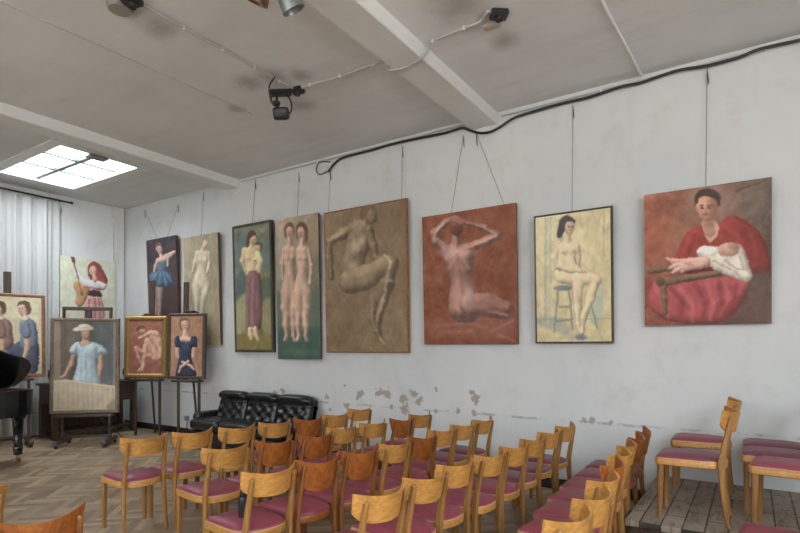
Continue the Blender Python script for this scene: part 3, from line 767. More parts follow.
def d_seated(p):
    p.bg((192, 178, 136), (182, 166, 124), (176, 158, 114), (178, 160, 114), 6)
    p.poly([(55, 60), (75, 60), (75, 420), (55, 430)], (164, 166, 144), .6, 4, smooth=False); p.line([(55, 60), (55, 430)], 1.2, (100, 110, 110), .8); p.line([(262, 40), (262, 200)], 1.5, (120, 124, 112), .7); p.line([(95, 45), (250, 40)], 2, (140, 142, 124), .5); p.line([(75, 60), (75, 300)], 1, (120, 124, 116), .5)
    p.poly([(225, 300), (262, 285), (258, 420), (215, 430)], (146, 154, 140), .7, 16); p.poly([(25, 420), (95, 418), (150, 470), (120, 480), (30, 440)], (116, 126, 130), .5, 14); p.line([(20, 424), (290, 420)], 2, (126, 130, 120), .7); p.ell(180, 490, 60, 8, (120, 128, 130), .5, so=10, k=0)
    p.ell(118, 312, 34, 10, (92, 106, 116), .85)
    for q in ([(100, 318), (86, 468)], [(140, 325), (152, 460)], [(105, 380), (145, 376)], [(92, 430), (150, 425)], [(205, 330), (240, 455)]): p.line(q, 3.4, (106, 110, 106), .75)
    p.ell(112, 105, 14, 34, (120, 128, 124), .5, so=14, k=0)
    sk = (194, 172, 136)
    p.body([[(133, 118, 11), (134, 150, 13)], [(104, 163, 14), (88, 205, 11), (94, 238, 9)], [(166, 165, 11), (172, 205, 9), (168, 240, 8)]],
           [[(96, 158), (115, 146), (160, 148), (176, 168), (168, 195), (168, 222), (184, 262), (150, 280), (100, 275), (92, 250), (100, 205)]], sk, 22, .38, sm=3, bumps=((120, 182, 10, 4), (154, 180, 10, 4)))
    p.body([[(112, 268, 27), (168, 276, 23), (170, 300, 19), (168, 380, 14), (171, 440, 9), (184, 484, 8)], [(150, 268, 24), (232, 283, 20), (215, 350, 14), (190, 420, 9), (186, 468, 7)]], [], (196, 172, 134), 20, .4)
    p.body([[(94, 238, 8), (140, 250, 7), (184, 249, 7), (196, 254, 4)]], [], (188, 164, 128), 8, .4)
    for q in ([(84, 205), (90, 240), (150, 257)], [(100, 292), (150, 302), (155, 380), (164, 450)], [(244, 285), (228, 350), (196, 430)], [(180, 180), (172, 220), (188, 255)], [(186, 420), (190, 480)], [(96, 158), (112, 146)]): p.line(q, 1.2, (104, 96, 90), .55)
    p.line([(158, 205), (166, 228)], 2.5, (90, 92, 100), .6); p.ell(158, 184, 9, 4, (150, 124, 98), .5, so=5, k=0); p.ell(120, 188, 9, 4, (150, 124, 98), .5, so=5, k=0)
    p.body([], [[(116, 92), (124, 72), (146, 70), (158, 84), (156, 104), (146, 122), (132, 120), (120, 108)]], (190, 158, 126), 16, .45)
    p.poly([(96, 130), (100, 92), (110, 66), (132, 54), (156, 66), (160, 82), (144, 76), (128, 84), (122, 110), (112, 132)], (64, 62, 66), 1, 4); p.face(143, 96, 17, (50, 44, 44), .75)
    p.poly([(160, 484), (185, 474), (205, 494), (172, 498)], (92, 102, 118), .75, 6)
def d_back(p):
    p.bg((128, 72, 48), (118, 65, 44), (120, 64, 42), (114, 61, 42), 8)
    p.poly([(40, 440), (120, 425), (310, 415), (322, 470), (260, 490), (60, 480)], (134, 84, 68), .5, 24)
    for q in ([(240, 470), (322, 430)], [(60, 450), (150, 440), (230, 455)], [(270, 480), (320, 500)], [(80, 470), (180, 465)]): p.line(q, 3, (154, 104, 90), .5, 8)
    sk = (146, 102, 88); hi = (188, 154, 144)
    p.body([[(92, 190, 20), (58, 158, 14), (50, 132, 12), (92, 92, 9), (122, 84, 7)], [(162, 184, 17), (228, 160, 14), (266, 139, 12), (222, 113, 10), (160, 95, 8)], [(124, 140, 13), (125, 178, 17)]],
           [[(88, 185), (122, 172), (164, 178), (184, 198), (180, 262), (176, 300), (202, 350), (210, 400), (180, 436), (130, 434), (102, 402), (100, 350), (108, 300), (94, 250), (82, 215)]], sk, 42, .7, sm=5, bumps=((130, 395, 26, 14), (178, 396, 26, 14)))
    p.body([[(176, 375, 40), (240, 375, 36), (296, 388, 24)], [(240, 402, 18), (300, 416, 11)]], [], (136, 92, 78), 34, .65)
    p.ell(160, 340, 26, 44, hi, .5, so=40, k=0); p.ell(112, 198, 34, 20, hi, .6, so=26, k=0); p.ell(160, 194, 24, 14, hi, .45, so=20, k=0)
    p.line([(128, 205), (136, 260), (148, 335)], 5, (110, 70, 58), .45, 12); p.line([(153, 390), (154, 425)], 2, (98, 58, 48), .55, 6); p.ell(105, 265, 14, 40, (112, 72, 60), .4, so=20, k=0); p.ell(176, 255, 10, 40, (110, 68, 56), .4, so=14, k=0)
    for q in ([(115, 225), (100, 250)], [(150, 220), (168, 250)]): p.line(q, 5, hi, .3, 10)
    p.ell(124, 108, 24, 32, (112, 64, 50)); p.ell(122, 94, 20, 14, (132, 84, 70), .7, so=12); p.ell(130, 118, 12, 14, (96, 52, 42), .5, so=10)
    p.body([[(96, 88, 8), (126, 80, 8), (150, 92, 8)], [(112, 84, 6), (140, 98, 5)]], [], (140, 94, 82), 8, .5)
    p.line([(46, 148), (58, 120), (95, 86)], 3, hi, .55, 6); p.line([(190, 166), (262, 140)], 4, hi, .5, 7); p.line([(262, 134), (222, 112)], 2.5, hi, .4, 5); p.line([(80, 165), (62, 150)], 3, hi, .4, 6)
def d_big(p):
    p.bg((122, 102, 76), (114, 92, 66), (112, 90, 64), (118, 96, 68), 7)
    sk = (126, 105, 80); hi = (176, 158, 136); dk = (84, 66, 48)
    p.body([[(118, 112, 18), (72, 138, 15), (30, 160, 11), (30, 215, 9), (36, 275, 8)], [(150, 122, 15), (168, 172, 12), (176, 212, 9), (205, 213, 7), (222, 224, 5)], [(150, 82, 12), (138, 112, 15)]],
           [[(98, 116), (132, 98), (156, 118), (156, 170), (142, 222), (132, 280), (84, 290), (72, 245), (82, 180)]], sk, 30, .55, sm=4, bumps=((118, 190, 14, 8), (136, 165, 10, 6)))
    p.body([[(95, 288, 36), (140, 275, 36), (200, 240, 28), (222, 230, 23), (212, 290, 20), (196, 350, 15), (182, 410, 10), (178, 440, 8), (194, 474, 7)]], [], sk, 32, .6, sm=5)
    p.body([[(205, 292, 16), (172, 340, 13), (162, 400, 9), (172, 430, 7)]], [], (112, 92, 68), 14, .5, .7)
    p.body([], [[(140, 72), (148, 52), (166, 50), (178, 70), (178, 92), (166, 108), (150, 102), (142, 88)]], sk, 18, .5); p.poly([(126, 84), (130, 58), (148, 44), (170, 46), (176, 60), (156, 64), (146, 82), (136, 96)], (98, 78, 56), .85, 6); p.line([(174, 82), (168, 98)], 1.6, dk, .5); p.ell(166, 80, 5, 3, dk, .6, so=3, k=0)
    for q in ([(108, 130), (116, 175), (110, 215)], [(68, 250), (64, 300), (95, 324), (150, 312), (205, 268)], [(28, 170), (26, 280)], [(150, 130), (164, 172)], [(232, 232), (226, 300), (206, 360)], [(98, 116), (74, 134)]): p.line(q, 1.4, dk, .5, 3)
    p.ell(112, 178, 12, 20, hi, .55, so=14, k=0); p.ell(134, 158, 9, 16, hi, .5, so=12, k=0); p.line([(205, 205), (222, 225), (218, 245)], 3.5, hi, .75, 5); p.line([(190, 465), (198, 478)], 4, hi, .5, 6); p.ell(105, 235, 14, 12, hi, .4, so=14, k=0); p.ell(215, 284, 16, 5, hi, .4, so=6, k=0)
    p.line([(215, 255), (206, 310), (188, 380)], 4, hi, .4, 9); p.line([(30, 158), (75, 132)], 3, hi, .4, 7); p.line([(160, 330), (164, 400), (176, 440)], 2, hi, .3, 5); p.line([(120, 268), (180, 240)], 5, hi, .3, 14)
def d_child(p):
    p.bg((92, 98, 80), (104, 106, 82), (112, 104, 66), (106, 94, 52), 14, (6, 20))
    p.poly([(40, 90), (90, 80), (130, 110), (158, 90), (160, 200), (45, 210)], (82, 102, 102), .7, 20); p.poly([(40, 225), (75, 210), (80, 290), (40, 320)], (66, 86, 86), .8, 14); p.poly([(125, 250), (160, 235), (160, 330), (125, 330)], (68, 90, 68), .8, 14)
    p.poly([(40, 320), (75, 290), (75, 400), (40, 420)], (142, 138, 96), .8, 12); p.poly([(128, 320), (160, 310), (162, 420), (130, 410)], (134, 126, 84), .8, 12); p.poly([(38, 445), (80, 425), (160, 440), (162, 485), (38, 485)], (120, 104, 52), .8, 14); p.ell(60, 62, 30, 14, (116, 120, 96), .6, so=14, k=0)
    sk = (186, 162, 120)
    p.body([[(67, 140, 8), (61, 175, 7), (72, 205, 6), (102, 213, 5)], [(112, 140, 7), (114, 170, 6)], [(94, 108, 7), (92, 128, 9)]], [[(64, 134), (90, 124), (112, 134), (112, 178), (114, 225), (76, 232), (72, 190), (64, 160)]], sk, 18, .55, bumps=((80, 165, 9, 5),))
    p.body([], [[(76, 222), (116, 216), (128, 300), (124, 400), (108, 412), (76, 410), (72, 330)]], (122, 84, 84), 22, .55)
    for q in ([(88, 235), (82, 320), (84, 405)], [(105, 235), (104, 320), (104, 405)], [(78, 250), (100, 300)]): p.line(q, 2, (92, 60, 62), .6, 5)
    p.line([(96, 235), (93, 320), (94, 405)], 2, (152, 114, 110), .6, 5)
    p.body([[(86, 408, 7), (86, 428, 5), (90, 444, 5)], [(104, 408, 7), (106, 430, 5), (114, 446, 5)]], [], sk, 7, .5)
    p.body([[(112, 150, 9), (121, 175, 8), (116, 200, 8), (118, 214, 4)], [(112, 160, 5), (100, 172, 4)]], [], (194, 170, 126), 9, .55); p.ell(115, 127, 11, 12, (180, 142, 102)); p.poly([(104, 120), (112, 110), (126, 114), (129, 134), (122, 140), (120, 122)], (88, 60, 42), .95, 4)
    p.ell(95, 101, 12, 17, (186, 148, 108)); p.poly([(74, 128), (76, 92), (86, 72), (100, 72), (108, 86), (94, 90), (86, 104), (84, 124)], (80, 54, 42), 1, 4); p.face(98, 103, 11, (70, 44, 36), .6)
def d_two(p):
    p.bg((158, 138, 116), (142, 120, 94), (76, 92, 80), (58, 82, 72), 12, (6, 20))
    p.poly([(180, 290), (250, 300), (326, 280), (328, 420), (180, 420)], (80, 94, 80), .8, 24); p.poly([(180, 410), (250, 420), (328, 400), (330, 512), (180, 512)], (52, 78, 66), .8, 20); p.ell(200, 130, 24, 50, (150, 134, 116), .7, so=20, k=0); p.ell(312, 110, 24, 50, (132, 112, 92), .7, so=20, k=0); p.ell(255, 490, 50, 12, (80, 104, 84), .5, so=14, k=0)
    for ox, c in ((0, (170, 136, 114)), (42, (176, 143, 120))):
        p.body([[(204+ox, 138, 8), (197+ox, 185, 7), (200+ox, 240, 5)] if ox == 0 else [(246+ox, 138, 8), (256+ox, 190, 7), (252+ox, 250, 5)], [(224+ox, 95, 7), (223+ox, 124, 9)],
                [(210+ox, 282, 18), (207+ox, 335, 14), (211+ox, 358, 11), (209+ox, 395, 10), (213+ox, 432, 5), (208+ox, 446, 6)], [(236+ox, 282, 18), (237+ox, 335, 14), (235+ox, 358, 11), (237+ox, 395, 10), (236+ox, 432, 5), (241+ox, 448, 6)]],
               [[(204+ox, 132), (223+ox, 122), (246+ox, 130), (245+ox, 172), (238+ox, 212), (249+ox, 262), (246+ox, 295), (202+ox, 295), (197+ox, 262), (208+ox, 212), (202+ox, 172)]], c, 20, .55, sm=3, bumps=((214+ox, 165, 8, 5), (235+ox, 165, 8, 5)))
        p.line([(223+ox, 300), (222+ox, 400)], 1.6, (118, 86, 72), .6, 4); p.ell(222+ox, 276, 5, 5, (140, 104, 86), .4, so=5, k=0); p.ell(223+ox, 225, 2, 3, (140, 100, 84), .5, so=2, k=0)
    p.poly([(206, 96), (204, 66), (214, 46), (232, 46), (240, 66), (238, 92), (232, 62), (216, 62), (212, 96)], (104, 72, 54), 1, 5); p.ell(222, 74, 11, 17, (174, 130, 108)); p.face(220, 76, 10, (80, 52, 44), .6)
    p.poly([(246, 92), (244, 62), (256, 42), (276, 46), (286, 70), (284, 104), (276, 108), (272, 64), (256, 62), (250, 92)], (100, 66, 50), 1, 5); p.ell(260, 76, 12, 19, (180, 136, 112)); p.face(258, 78, 10, (80, 52, 44), .6)
def d_ballet(p):
    p.bg((60, 52, 58), (56, 48, 53), (62, 45, 46), (58, 42, 43), 8)
    p.poly([(166, 330), (200, 340), (200, 500), (166, 500)], (78, 62, 70), .6, 16); p.poly([(260, 350), (330, 330), (340, 500), (265, 500)], (70, 50, 48), .7, 20); p.ell(300, 90, 30, 30, (70, 60, 66), .6, so=24, k=0)
    sk = (176, 144, 128)
    p.body([[(205, 320, 18), (206, 390, 13), (214, 440, 10), (212, 505, 9)], [(240, 325, 18), (238, 400, 13), (236, 450, 10), (234, 505, 9)]], [], (140, 114, 106), 16, .55)
    p.body([], [[(222, 190), (240, 172), (275, 175), (282, 205), (270, 250), (232, 255), (218, 225)]], (72, 92, 112), 24, .6)
    p.body([], [[(172, 275), (196, 250), (250, 240), (292, 252), (316, 288), (306, 326), (282, 342), (258, 334), (236, 340), (208, 326), (190, 322)]], (64, 86, 106), 34, .6)
    for q in ([(220, 255), (185, 300)], [(240, 255), (225, 325)], [(258, 252), (272, 330)], [(270, 250), (305, 305)], [(212, 258), (178, 280)]): p.line(q, 3, (106, 130, 146), .55, 7)
    for q in ([(230, 260), (205, 318)], [(265, 258), (295, 325)], [(250, 260), (250, 330)]): p.line(q, 3, (40, 56, 76), .6, 7)
    p.body([[(224, 178, 10), (210, 215, 8), (203, 245, 6)], [(275, 150, 10), (322, 130, 8), (284, 166, 6), (282, 215, 5)], [(238, 135, 8), (248, 160, 11)]], [[(222, 174), (250, 156), (280, 152), (282, 178), (240, 190), (224, 195)]], sk, 14, .55)
    p.body([], [[(212, 108), (216, 90), (232, 86), (246, 98), (250, 120), (242, 138), (228, 136), (216, 124)]], (174, 136, 118), 16, .5); p.poly([(208, 104), (212, 82), (226, 72), (242, 80), (246, 96), (230, 92), (216, 104)], (104, 76, 64), 1, 4); p.face(228, 114, 16, (70, 46, 44), .65)
def d_pale(p):
    p.bg((146, 133, 108), (134, 121, 97), (132, 117, 90), (136, 121, 94), 7)
    sk = (178, 163, 134)
    p.body([[(456, 138, 14), (444, 190, 10), (432, 248, 8)], [(526, 140, 13), (530, 195, 10), (516, 250, 8)], [(494, 98, 10), (490, 125, 12)], [(456, 330, 28), (455, 410, 19), (458, 490, 13), (460, 600, 10)], [(508, 330, 28), (494, 410, 18), (484, 490, 12), (480, 600, 10)]],
           [[(454, 128), (485, 120), (528, 128), (524, 190), (513, 235), (530, 295), (526, 350), (440, 350), (434, 295), (457, 235), (456, 190)]], sk, 30, .42, sm=4, bumps=((470, 180, 16, 9), (508, 180, 16, 9)), so=7)
    p.ell(464, 328, 6, 9, (134, 116, 90), .5, so=6, k=0); p.line([(480, 350), (474, 480)], 2, (130, 114, 88), .6, 6); p.line([(385, 262), (560, 262)], 2, (158, 145, 118), .4, 5); p.line([(445, 140), (432, 240)], 1.5, (120, 104, 82), .4, 4); p.line([(532, 300), (528, 350), (510, 420)], 1.5, (120, 104, 82), .4, 4)
    p.body([], [[(486, 80), (492, 56), (508, 52), (520, 72), (518, 94), (506, 108), (492, 100)]], (184, 164, 136), 16, .4); p.poly([(478, 96), (478, 66), (490, 48), (506, 46), (514, 56), (496, 64), (490, 90)], (146, 124, 96), .9, 5); p.face(506, 84, 13, (110, 84, 66), .55)
def d_guitar(p):
    p.bg((180, 180, 156), (168, 170, 150), (170, 168, 144), (164, 162, 140), 6)
    p.body([], [[(248, 310), (340, 318), (356, 470), (230, 470)]], (176, 126, 120), 30, .4)
    for q in ([(262, 330), (250, 470)], [(300, 330), (300, 470)], [(326, 330), (335, 470)]): p.line(q, 6, (146, 64, 66), .75, 6)
    p.line([(250, 365), (345, 375)], 4, (200, 172, 162), .6, 6)
    p.poly([(258, 265), (335, 280), (338, 312), (250, 300)], (54, 45, 46)); p.body([], [[(252, 110), (290, 80), (330, 96), (356, 140), (382, 205), (362, 262), (300, 262), (262, 180)]], (136, 64, 60), 30, .55)
    for q in ([(310, 110), (345, 180), (350, 240)], [(330, 120), (370, 200)]): p.line(q, 3, (106, 46, 46), .5, 6)
    p.body([[(222, 208, 20), (192, 168, 14), (172, 122, 9)]], [[(205, 200), (255, 198), (330, 208), (380, 235), (350, 262), (280, 256), (225, 245)]], (184, 175, 172), 22, .5); p.ell(166, 108, 8, 11, (194, 150, 130))
    for q in ([(240, 215), (250, 245)], [(290, 215), (300, 250)], [(330, 222), (335, 250)]): p.line(q, 3, (154, 146, 146), .5, 6)
    p.line([(152, 55), (188, 190)], 4, (94, 62, 48)); p.poly([(138, 42), (158, 40), (168, 80), (150, 84)], (90, 56, 52))
    p.body([[(182, 228, 22), (184, 240, 24)]], [[(172, 255), (215, 235), (262, 262), (232, 345), (200, 380), (172, 355), (182, 300)]], (166, 120, 78), 22, .5, sm=6); p.ell(212, 292, 11, 13, (92, 58, 42), .8); p.line([(188, 190), (212, 300)], 3, (100, 66, 50), .7)
    p.line([(225, 248), (300, 258), (355, 262)], 3.5, (160, 62, 64), .7, 5); p.ell(272, 262, 12, 8, (192, 150, 128), .9)
    p.body([[(292, 170, 12), (300, 200, 16)]], [[(262, 130), (270, 106), (292, 100), (308, 118), (306, 150), (294, 174), (276, 168), (264, 150)]], (192, 154, 130), 20, .5); p.poly([(255, 120), (266, 90), (295, 80), (325, 96), (318, 150), (306, 112), (280, 106), (262, 134)], (132, 64, 60), 1, 5); p.face(282, 140, 19, (90, 56, 50), .6)
def d_blue(p):
    # crop (40,300) x4.444
    p.bg((92, 85, 76), (80, 82, 81), (88, 82, 72), (82, 81, 79), 12)
    p.poly([(90, 95), (140, 95), (130, 340), (92, 345)], (106, 92, 78), .7, 18); p.poly([(250, 110), (322, 100), (325, 370), (270, 375)], (86, 91, 96), .7, 22); p.poly([(60, 90), (90, 90), (92, 350), (60, 360)], (146, 124, 106), .8, 4, smooth=False); p.poly([(325, 90), (345, 90), (345, 400), (325, 380)], (132, 117, 100), .8, 4, smooth=False)
    for x in (110, 262, 285, 305): p.line([(x, 110), (x+3, 340)], 5, (72, 70, 68), .4, 12)
    dr = (150, 168, 176)
    sk = (174, 138, 112)
    p.body([[(152, 236, 12), (140, 285, 10), (112, 335, 7), (94, 346, 6)], [(270, 238, 12), (268, 300, 10), (260, 350, 7), (264, 370, 6)], [(200, 165, 11), (200, 192, 15)]], [[(176, 196), (200, 180), (228, 194), (202, 212)]], sk, 12, .5)
    p.body([], [[(172, 190), (186, 200), (204, 204), (222, 196), (236, 188), (262, 205), (256, 250), (252, 300), (256, 382), (155, 376), (162, 300), (168, 250), (160, 210)], [(172, 188), (140, 206), (134, 236), (165, 240)], [(250, 195), (288, 215), (294, 238), (258, 242)]], dr, 34, .5)
    for q in ([(185, 250), (180, 360)], [(225, 250), (232, 365)], [(205, 260), (206, 365)], [(165, 215), (168, 250)], [(256, 210), (252, 250)]): p.line(q, 3, (122, 144, 156), .6, 7)
    p.line([(172, 252), (252, 254)], 3, (128, 150, 162), .5, 5); p.line([(195, 230), (192, 350)], 3, (176, 192, 198), .5, 8)
    p.body([], [[(184, 148), (188, 132), (214, 132), (222, 150), (214, 172), (200, 178), (190, 168)]], (168, 126, 104), 14, .45); p.ell(194, 128, 46, 13, (192, 178, 150), rot=-4); p.ell(198, 118, 28, 11, (200, 188, 162)); p.line([(160, 140), (225, 136)], 2.5, (120, 98, 82), .7, 5); p.face(201, 156, 14, (84, 54, 48), .6); p.line([(172, 124), (226, 121)], 2, (160, 144, 120), .7)
    p.poly([(52, 358), (110, 352), (350, 384), (350, 505), (52, 505)], (166, 152, 127), 1, 3, smooth=False)
    for x in range(80, 340, 22): p.line([(x, 372), (x+2, 480)], 1.4, (138, 123, 99), .7)
    p.line([(60, 482), (340, 492)], 3, (146, 131, 104), .7); p.line([(60, 366), (110, 357), (340, 388)], 2.5, (188, 175, 152), .7); p.poly([(300, 470), (340, 440), (345, 490), (310, 490)], (120, 106, 88), .7, 12)
def d_crouch(p):
    p.bg((146, 90, 72), (138, 84, 66), (140, 79, 62), (134, 76, 60), 8)
    sk = (182, 134, 109)
    p.ell(170, 395, 70, 20, (118, 66, 54), .5, so=24, k=0)
    p.body([[(225, 180, 20), (172, 205, 12), (150, 210, 9)]], [[(212, 170), (255, 160), (290, 190), (306, 260), (304, 330), (262, 348), (232, 335), (228, 250), (210, 200)]], sk, 34, .6, sm=5)
    p.body([[(262, 325, 32), (232, 270, 26), (206, 228, 20), (196, 262, 18), (186, 330, 13), (184, 372, 10), (172, 412, 8)], [(210, 320, 14), (135, 272, 14), (150, 330, 11), (178, 385, 9), (148, 414, 7)]], [], (184, 134, 109), 24, .62, sm=4)
    p.body([[(182, 192, 12), (230, 172, 12), (262, 182, 16)]], [], (190, 146, 120), 12, .5)
    p.body([], [[(146, 168), (152, 148), (176, 142), (194, 158), (188, 180), (164, 184)]], (172, 122, 98), 18, .5); p.poly([(132, 156), (146, 134), (176, 130), (196, 146), (180, 150), (158, 152), (146, 168)], (112, 66, 48), .95, 5)
    p.line([(158, 170), (170, 173)], 1.6, (110, 62, 52), .6); p.line([(216, 244), (236, 318)], 3, (130, 84, 66), .6, 7); p.line([(232, 190), (280, 215)], 5, (204, 160, 134), .4, 12); p.ell(278, 300, 18, 30, (200, 156, 128), .5, so=20, k=0)
def d_dark(p):
    p.bg((152, 109, 80), (142, 98, 72), (148, 105, 78), (142, 101, 76), 7)
    sk = (184, 143, 118); dr = (42, 47, 66)
    p.poly([(408, 150), (406, 105), (420, 82), (456, 82), (470, 108), (468, 150), (450, 165), (426, 165)], (112, 78, 56), 1, 6)
    p.body([[(440, 160, 14), (440, 195, 18)]], [[(402, 212), (440, 188), (478, 212), (470, 232), (410, 232)], [(414, 118), (420, 96), (440, 86), (458, 96), (464, 120), (456, 148), (440, 162), (422, 148)]], (188, 147, 122), 26, .45)
    p.poly([(410, 120), (416, 92), (440, 82), (462, 92), (468, 118), (458, 100), (440, 96), (420, 104)], (108, 74, 54), 1, 4); p.face(438, 128, 21, (78, 50, 46), .65)
    p.body([[(392, 262, 13), (392, 315, 11), (430, 362, 9)], [(498, 262, 13), (492, 320, 11), (455, 358, 9)]], [], sk, 12, .5)
    p.body([], [[(378, 205), (402, 198), (412, 226), (440, 232), (470, 226), (484, 198), (512, 205), (515, 262), (484, 268), (480, 330), (500, 400), (502, 450), (388, 450), (390, 390), (402, 330), (404, 268), (378, 262)]], dr, 34, .6)
    p.ell(445, 262, 26, 30, (56, 64, 90), .5, so=24, k=0)
    p.body([[(425, 358, 9), (480, 385, 7), (494, 404, 6)]], [], sk, 9, .5); p.body([[(460, 354, 9), (412, 390, 7), (402, 422, 5)]], [], (190, 147, 122), 9, .5)
    p.line([(410, 228), (440, 235), (475, 228)], 1.6, (104, 112, 138), .6); p.line([(425, 290), (430, 340)], 3, (28, 32, 48), .5, 7); p.line([(460, 290), (455, 340)], 3, (28, 32, 48), .5, 7)
def d_women(p):
    # crop (0,260) x5.917
    p.bg((190, 177, 141), (186, 175, 141), (178, 164, 130), (180, 168, 133), 6)
    def woman(ox, blouse, skirt, hair):
        p.body([[(40+ox, 640, 34), (120+ox, 560, 40), (185+ox, 500, 34)]], [[(20+ox, 570), (100+ox, 490), (215+ox, 460), (228+ox, 620), (180+ox, 690), (0+ox, 690)]], skirt, 40, .5, sm=6)
        p.body([], [[(118+ox, 372), (150+ox, 338), (205+ox, 365), (222+ox, 440), (216+ox, 520), (130+ox, 530), (120+ox, 440)]], blouse, 38, .55)
        p.body([[(154+ox, 390, 22), (162+ox, 460, 18), (160+ox, 520, 15), (140+ox, 600, 12), (108+ox, 642, 9)]], [], (184, 151, 120), 18, .5); p.body([[(148+ox, 384, 27), (158+ox, 440, 26)]], [], blouse, 22, .55)
        p.line([(178+ox, 390), (184+ox, 450)], 4, tuple(c*.75 for c in blouse), .6, 8)
        p.body([[(145+ox, 315, 14), (150+ox, 350, 17)]], [[(104+ox, 282), (110+ox, 258), (135+ox, 248), (160+ox, 262), (164+ox, 295), (148+ox, 322), (128+ox, 326), (110+ox, 308)]], (190, 152, 127), 26, .45)
        p.poly([(102+ox, 272), (112+ox, 248), (140+ox, 240), (170+ox, 252), (184+ox, 290), (176+ox, 322), (160+ox, 318), (156+ox, 286), (138+ox, 264), (118+ox, 264)], hair, 1, 5); p.face(124+ox, 290, 23, (70, 48, 42), .65)
        p.poly([(125+ox, 342), (150+ox, 332), (168+ox, 346), (138+ox, 358)], (190, 186, 174), .9)
    woman(-147, (136, 101, 94), (142, 133, 108), (88, 64, 50)); woman(0, (102, 114, 130), (72, 77, 97), (94, 70, 54))
    p.line([(0, 640), (250, 690)], 6, (150, 140, 110), .6, 8)
ce = M['stretcher']
def edge(name, c): return plain(name, c, .75)
hang('painting', 'red painting of a woman in red holding a wrapped baby, rightmost on the wall',
     [(644, 195.5), (771.6, 176.6), (772, 324), (644.9, 325.2)], (635, 170), 3.331, d_mother, (130, 150), edge('dark_red_edge', (.09, .035, .025)), wires=[(707, 68, 706)])
hang('painting', 'cream drawing of a nude seated on a stool, thin dark frame',
     [(534.8, 215.5), (613.6, 206.2), (612.2, 343.5), (534.8, 343)], (530, 200), 3.553, d_seated, (110, 150), ce, .012, M['dark_frame'], wires=[(572.5, 104, 573)])
hang('painting', 'rust-red picture of a seated nude seen from behind with raised arms',
     [(422.9, 216), (517.4, 203.7), (516.8, 344.8), (423.5, 343.9)], (420, 195), 3.439, d_back, (120, 150), edge('rust_edge', (.14, .05, .03)), wires=[(463, 135, 452), (476, 133, 507)])
hang('painting', 'large brown drawing of a seated nude with one leg crossed',
     [(323.8, 215.5), (406, 195.4), (409.3, 352), (327, 353.2)], (320, 190), 3.137, d_big, (110, 160), ce, .014, M['frame_wood'], wires=[(330, 170, 330), (402, 146, 403)])
hang('painting', 'tall narrow painting of two nudes standing close together',
     [(275.9, 220.2), (318.6, 212.3), (320.3, 359.1), (277.3, 359.1)], (225, 210), 3.44, d_two, (80, 170), edge('brown_edge', (.13, .07, .045)), wires=[(298.5, 172, 299)])
hang('painting', 'narrow dark-framed painting of a woman in a mauve skirt holding a child',
     [(233, 226), (271.5, 220.2), (273, 352.4), (234.6, 351.9)], (225, 210), 3.44, d_child, (80, 160), ce, .035, M['dark_frame'], wires=[(255, 180, 254)], thick=.05)
hang('painting', 'pale beige drawing of a standing nude, right of the ballet dancer',
     [(184.2, 238.1), (218.5, 232), (219.8, 345), (185, 345.6)], (120, 230), 5.92, d_pale, (70, 150), edge('beige_edge', (.11, .08, .055)), wires=[(203, 192, 203)], thick=.05)
hang('painting', 'dark painting of a ballet dancer in a blue tutu, near the corner',
     [(147.5, 240.5), (176.8, 234.7), (178, 326), (148, 327)], (120, 230), 5.92, d_ballet, (70, 140), edge('maroon_edge', (.10, .035, .03)), wires=[(144.5, 210, 160), (178, 204, 168)], thick=.05)

# guitar picture on the left wall
def pic_at(name, label, TLw, width, height, angle, tilt, quad, org, scl, draw, n, fw, fmat, thick, edgem, z0, cat='painting', lip=.014):
    """picture standing or hanging free: TLw = its top-left corner in plan, angle = direction of its width"""
    a = math.radians(angle)
    t = thing(name, label, cat, (TLw[0]+math.cos(a)*width/2, TLw[1]+math.sin(a)*width/2, z0)); t.rotation_euler = (-tilt, 0, a)
    P = Pic(corners(t, width, height, fw), org, scl, n[0], n[1]); draw(P); P.finish()
    iw, ih = width-2*fw, height-2*fw
    cv = canvas(P, iw, ih, t, -.002); cv.location = (0, 0, fw)
    s_ = stretcher(iw-.004, ih-.004, edgem, t, thick*.6); s_.location = (0, 0, fw+.002)
    if fw: f_ = frame(iw, ih, fw, thick, fmat, t, lip); f_.location = (0, 0, fw)
    return t
XG = XL+.09
a, b = atx(60, 255.5, XG), atx(115, 262, XG)
gz1 = (a.z+b.z)/2; gz0 = atx(60, 341, XG).z
gt = pic_at('painting', 'unframed picture of a red-haired woman playing a guitar, on the left wall', (XG, a.y), b.y-a.y, gz1-gz0, 90, 0,
       [(60, 255.5), (115, 262), (115, 336), (60, 341)], (50, 250), 6.667, d_guitar, (80, 100), 0, None, .035, edge('grey_green_edge', (.22, .24, .22)), gz0)
for px, py in ((60.5, 207), (113, 211)):
    p = atx(px, py, XL+.03); yl = p.y-(a.y+b.y)/2
    wire(gt, [(yl, .05, p.z-gz0), (yl, .028, gz1-gz0-.02)], .004, [(yl, .05, p.z-gz0), (yl+.01, .045, p.z-gz0-.06), (yl, .045, p.z-gz0-.12)])

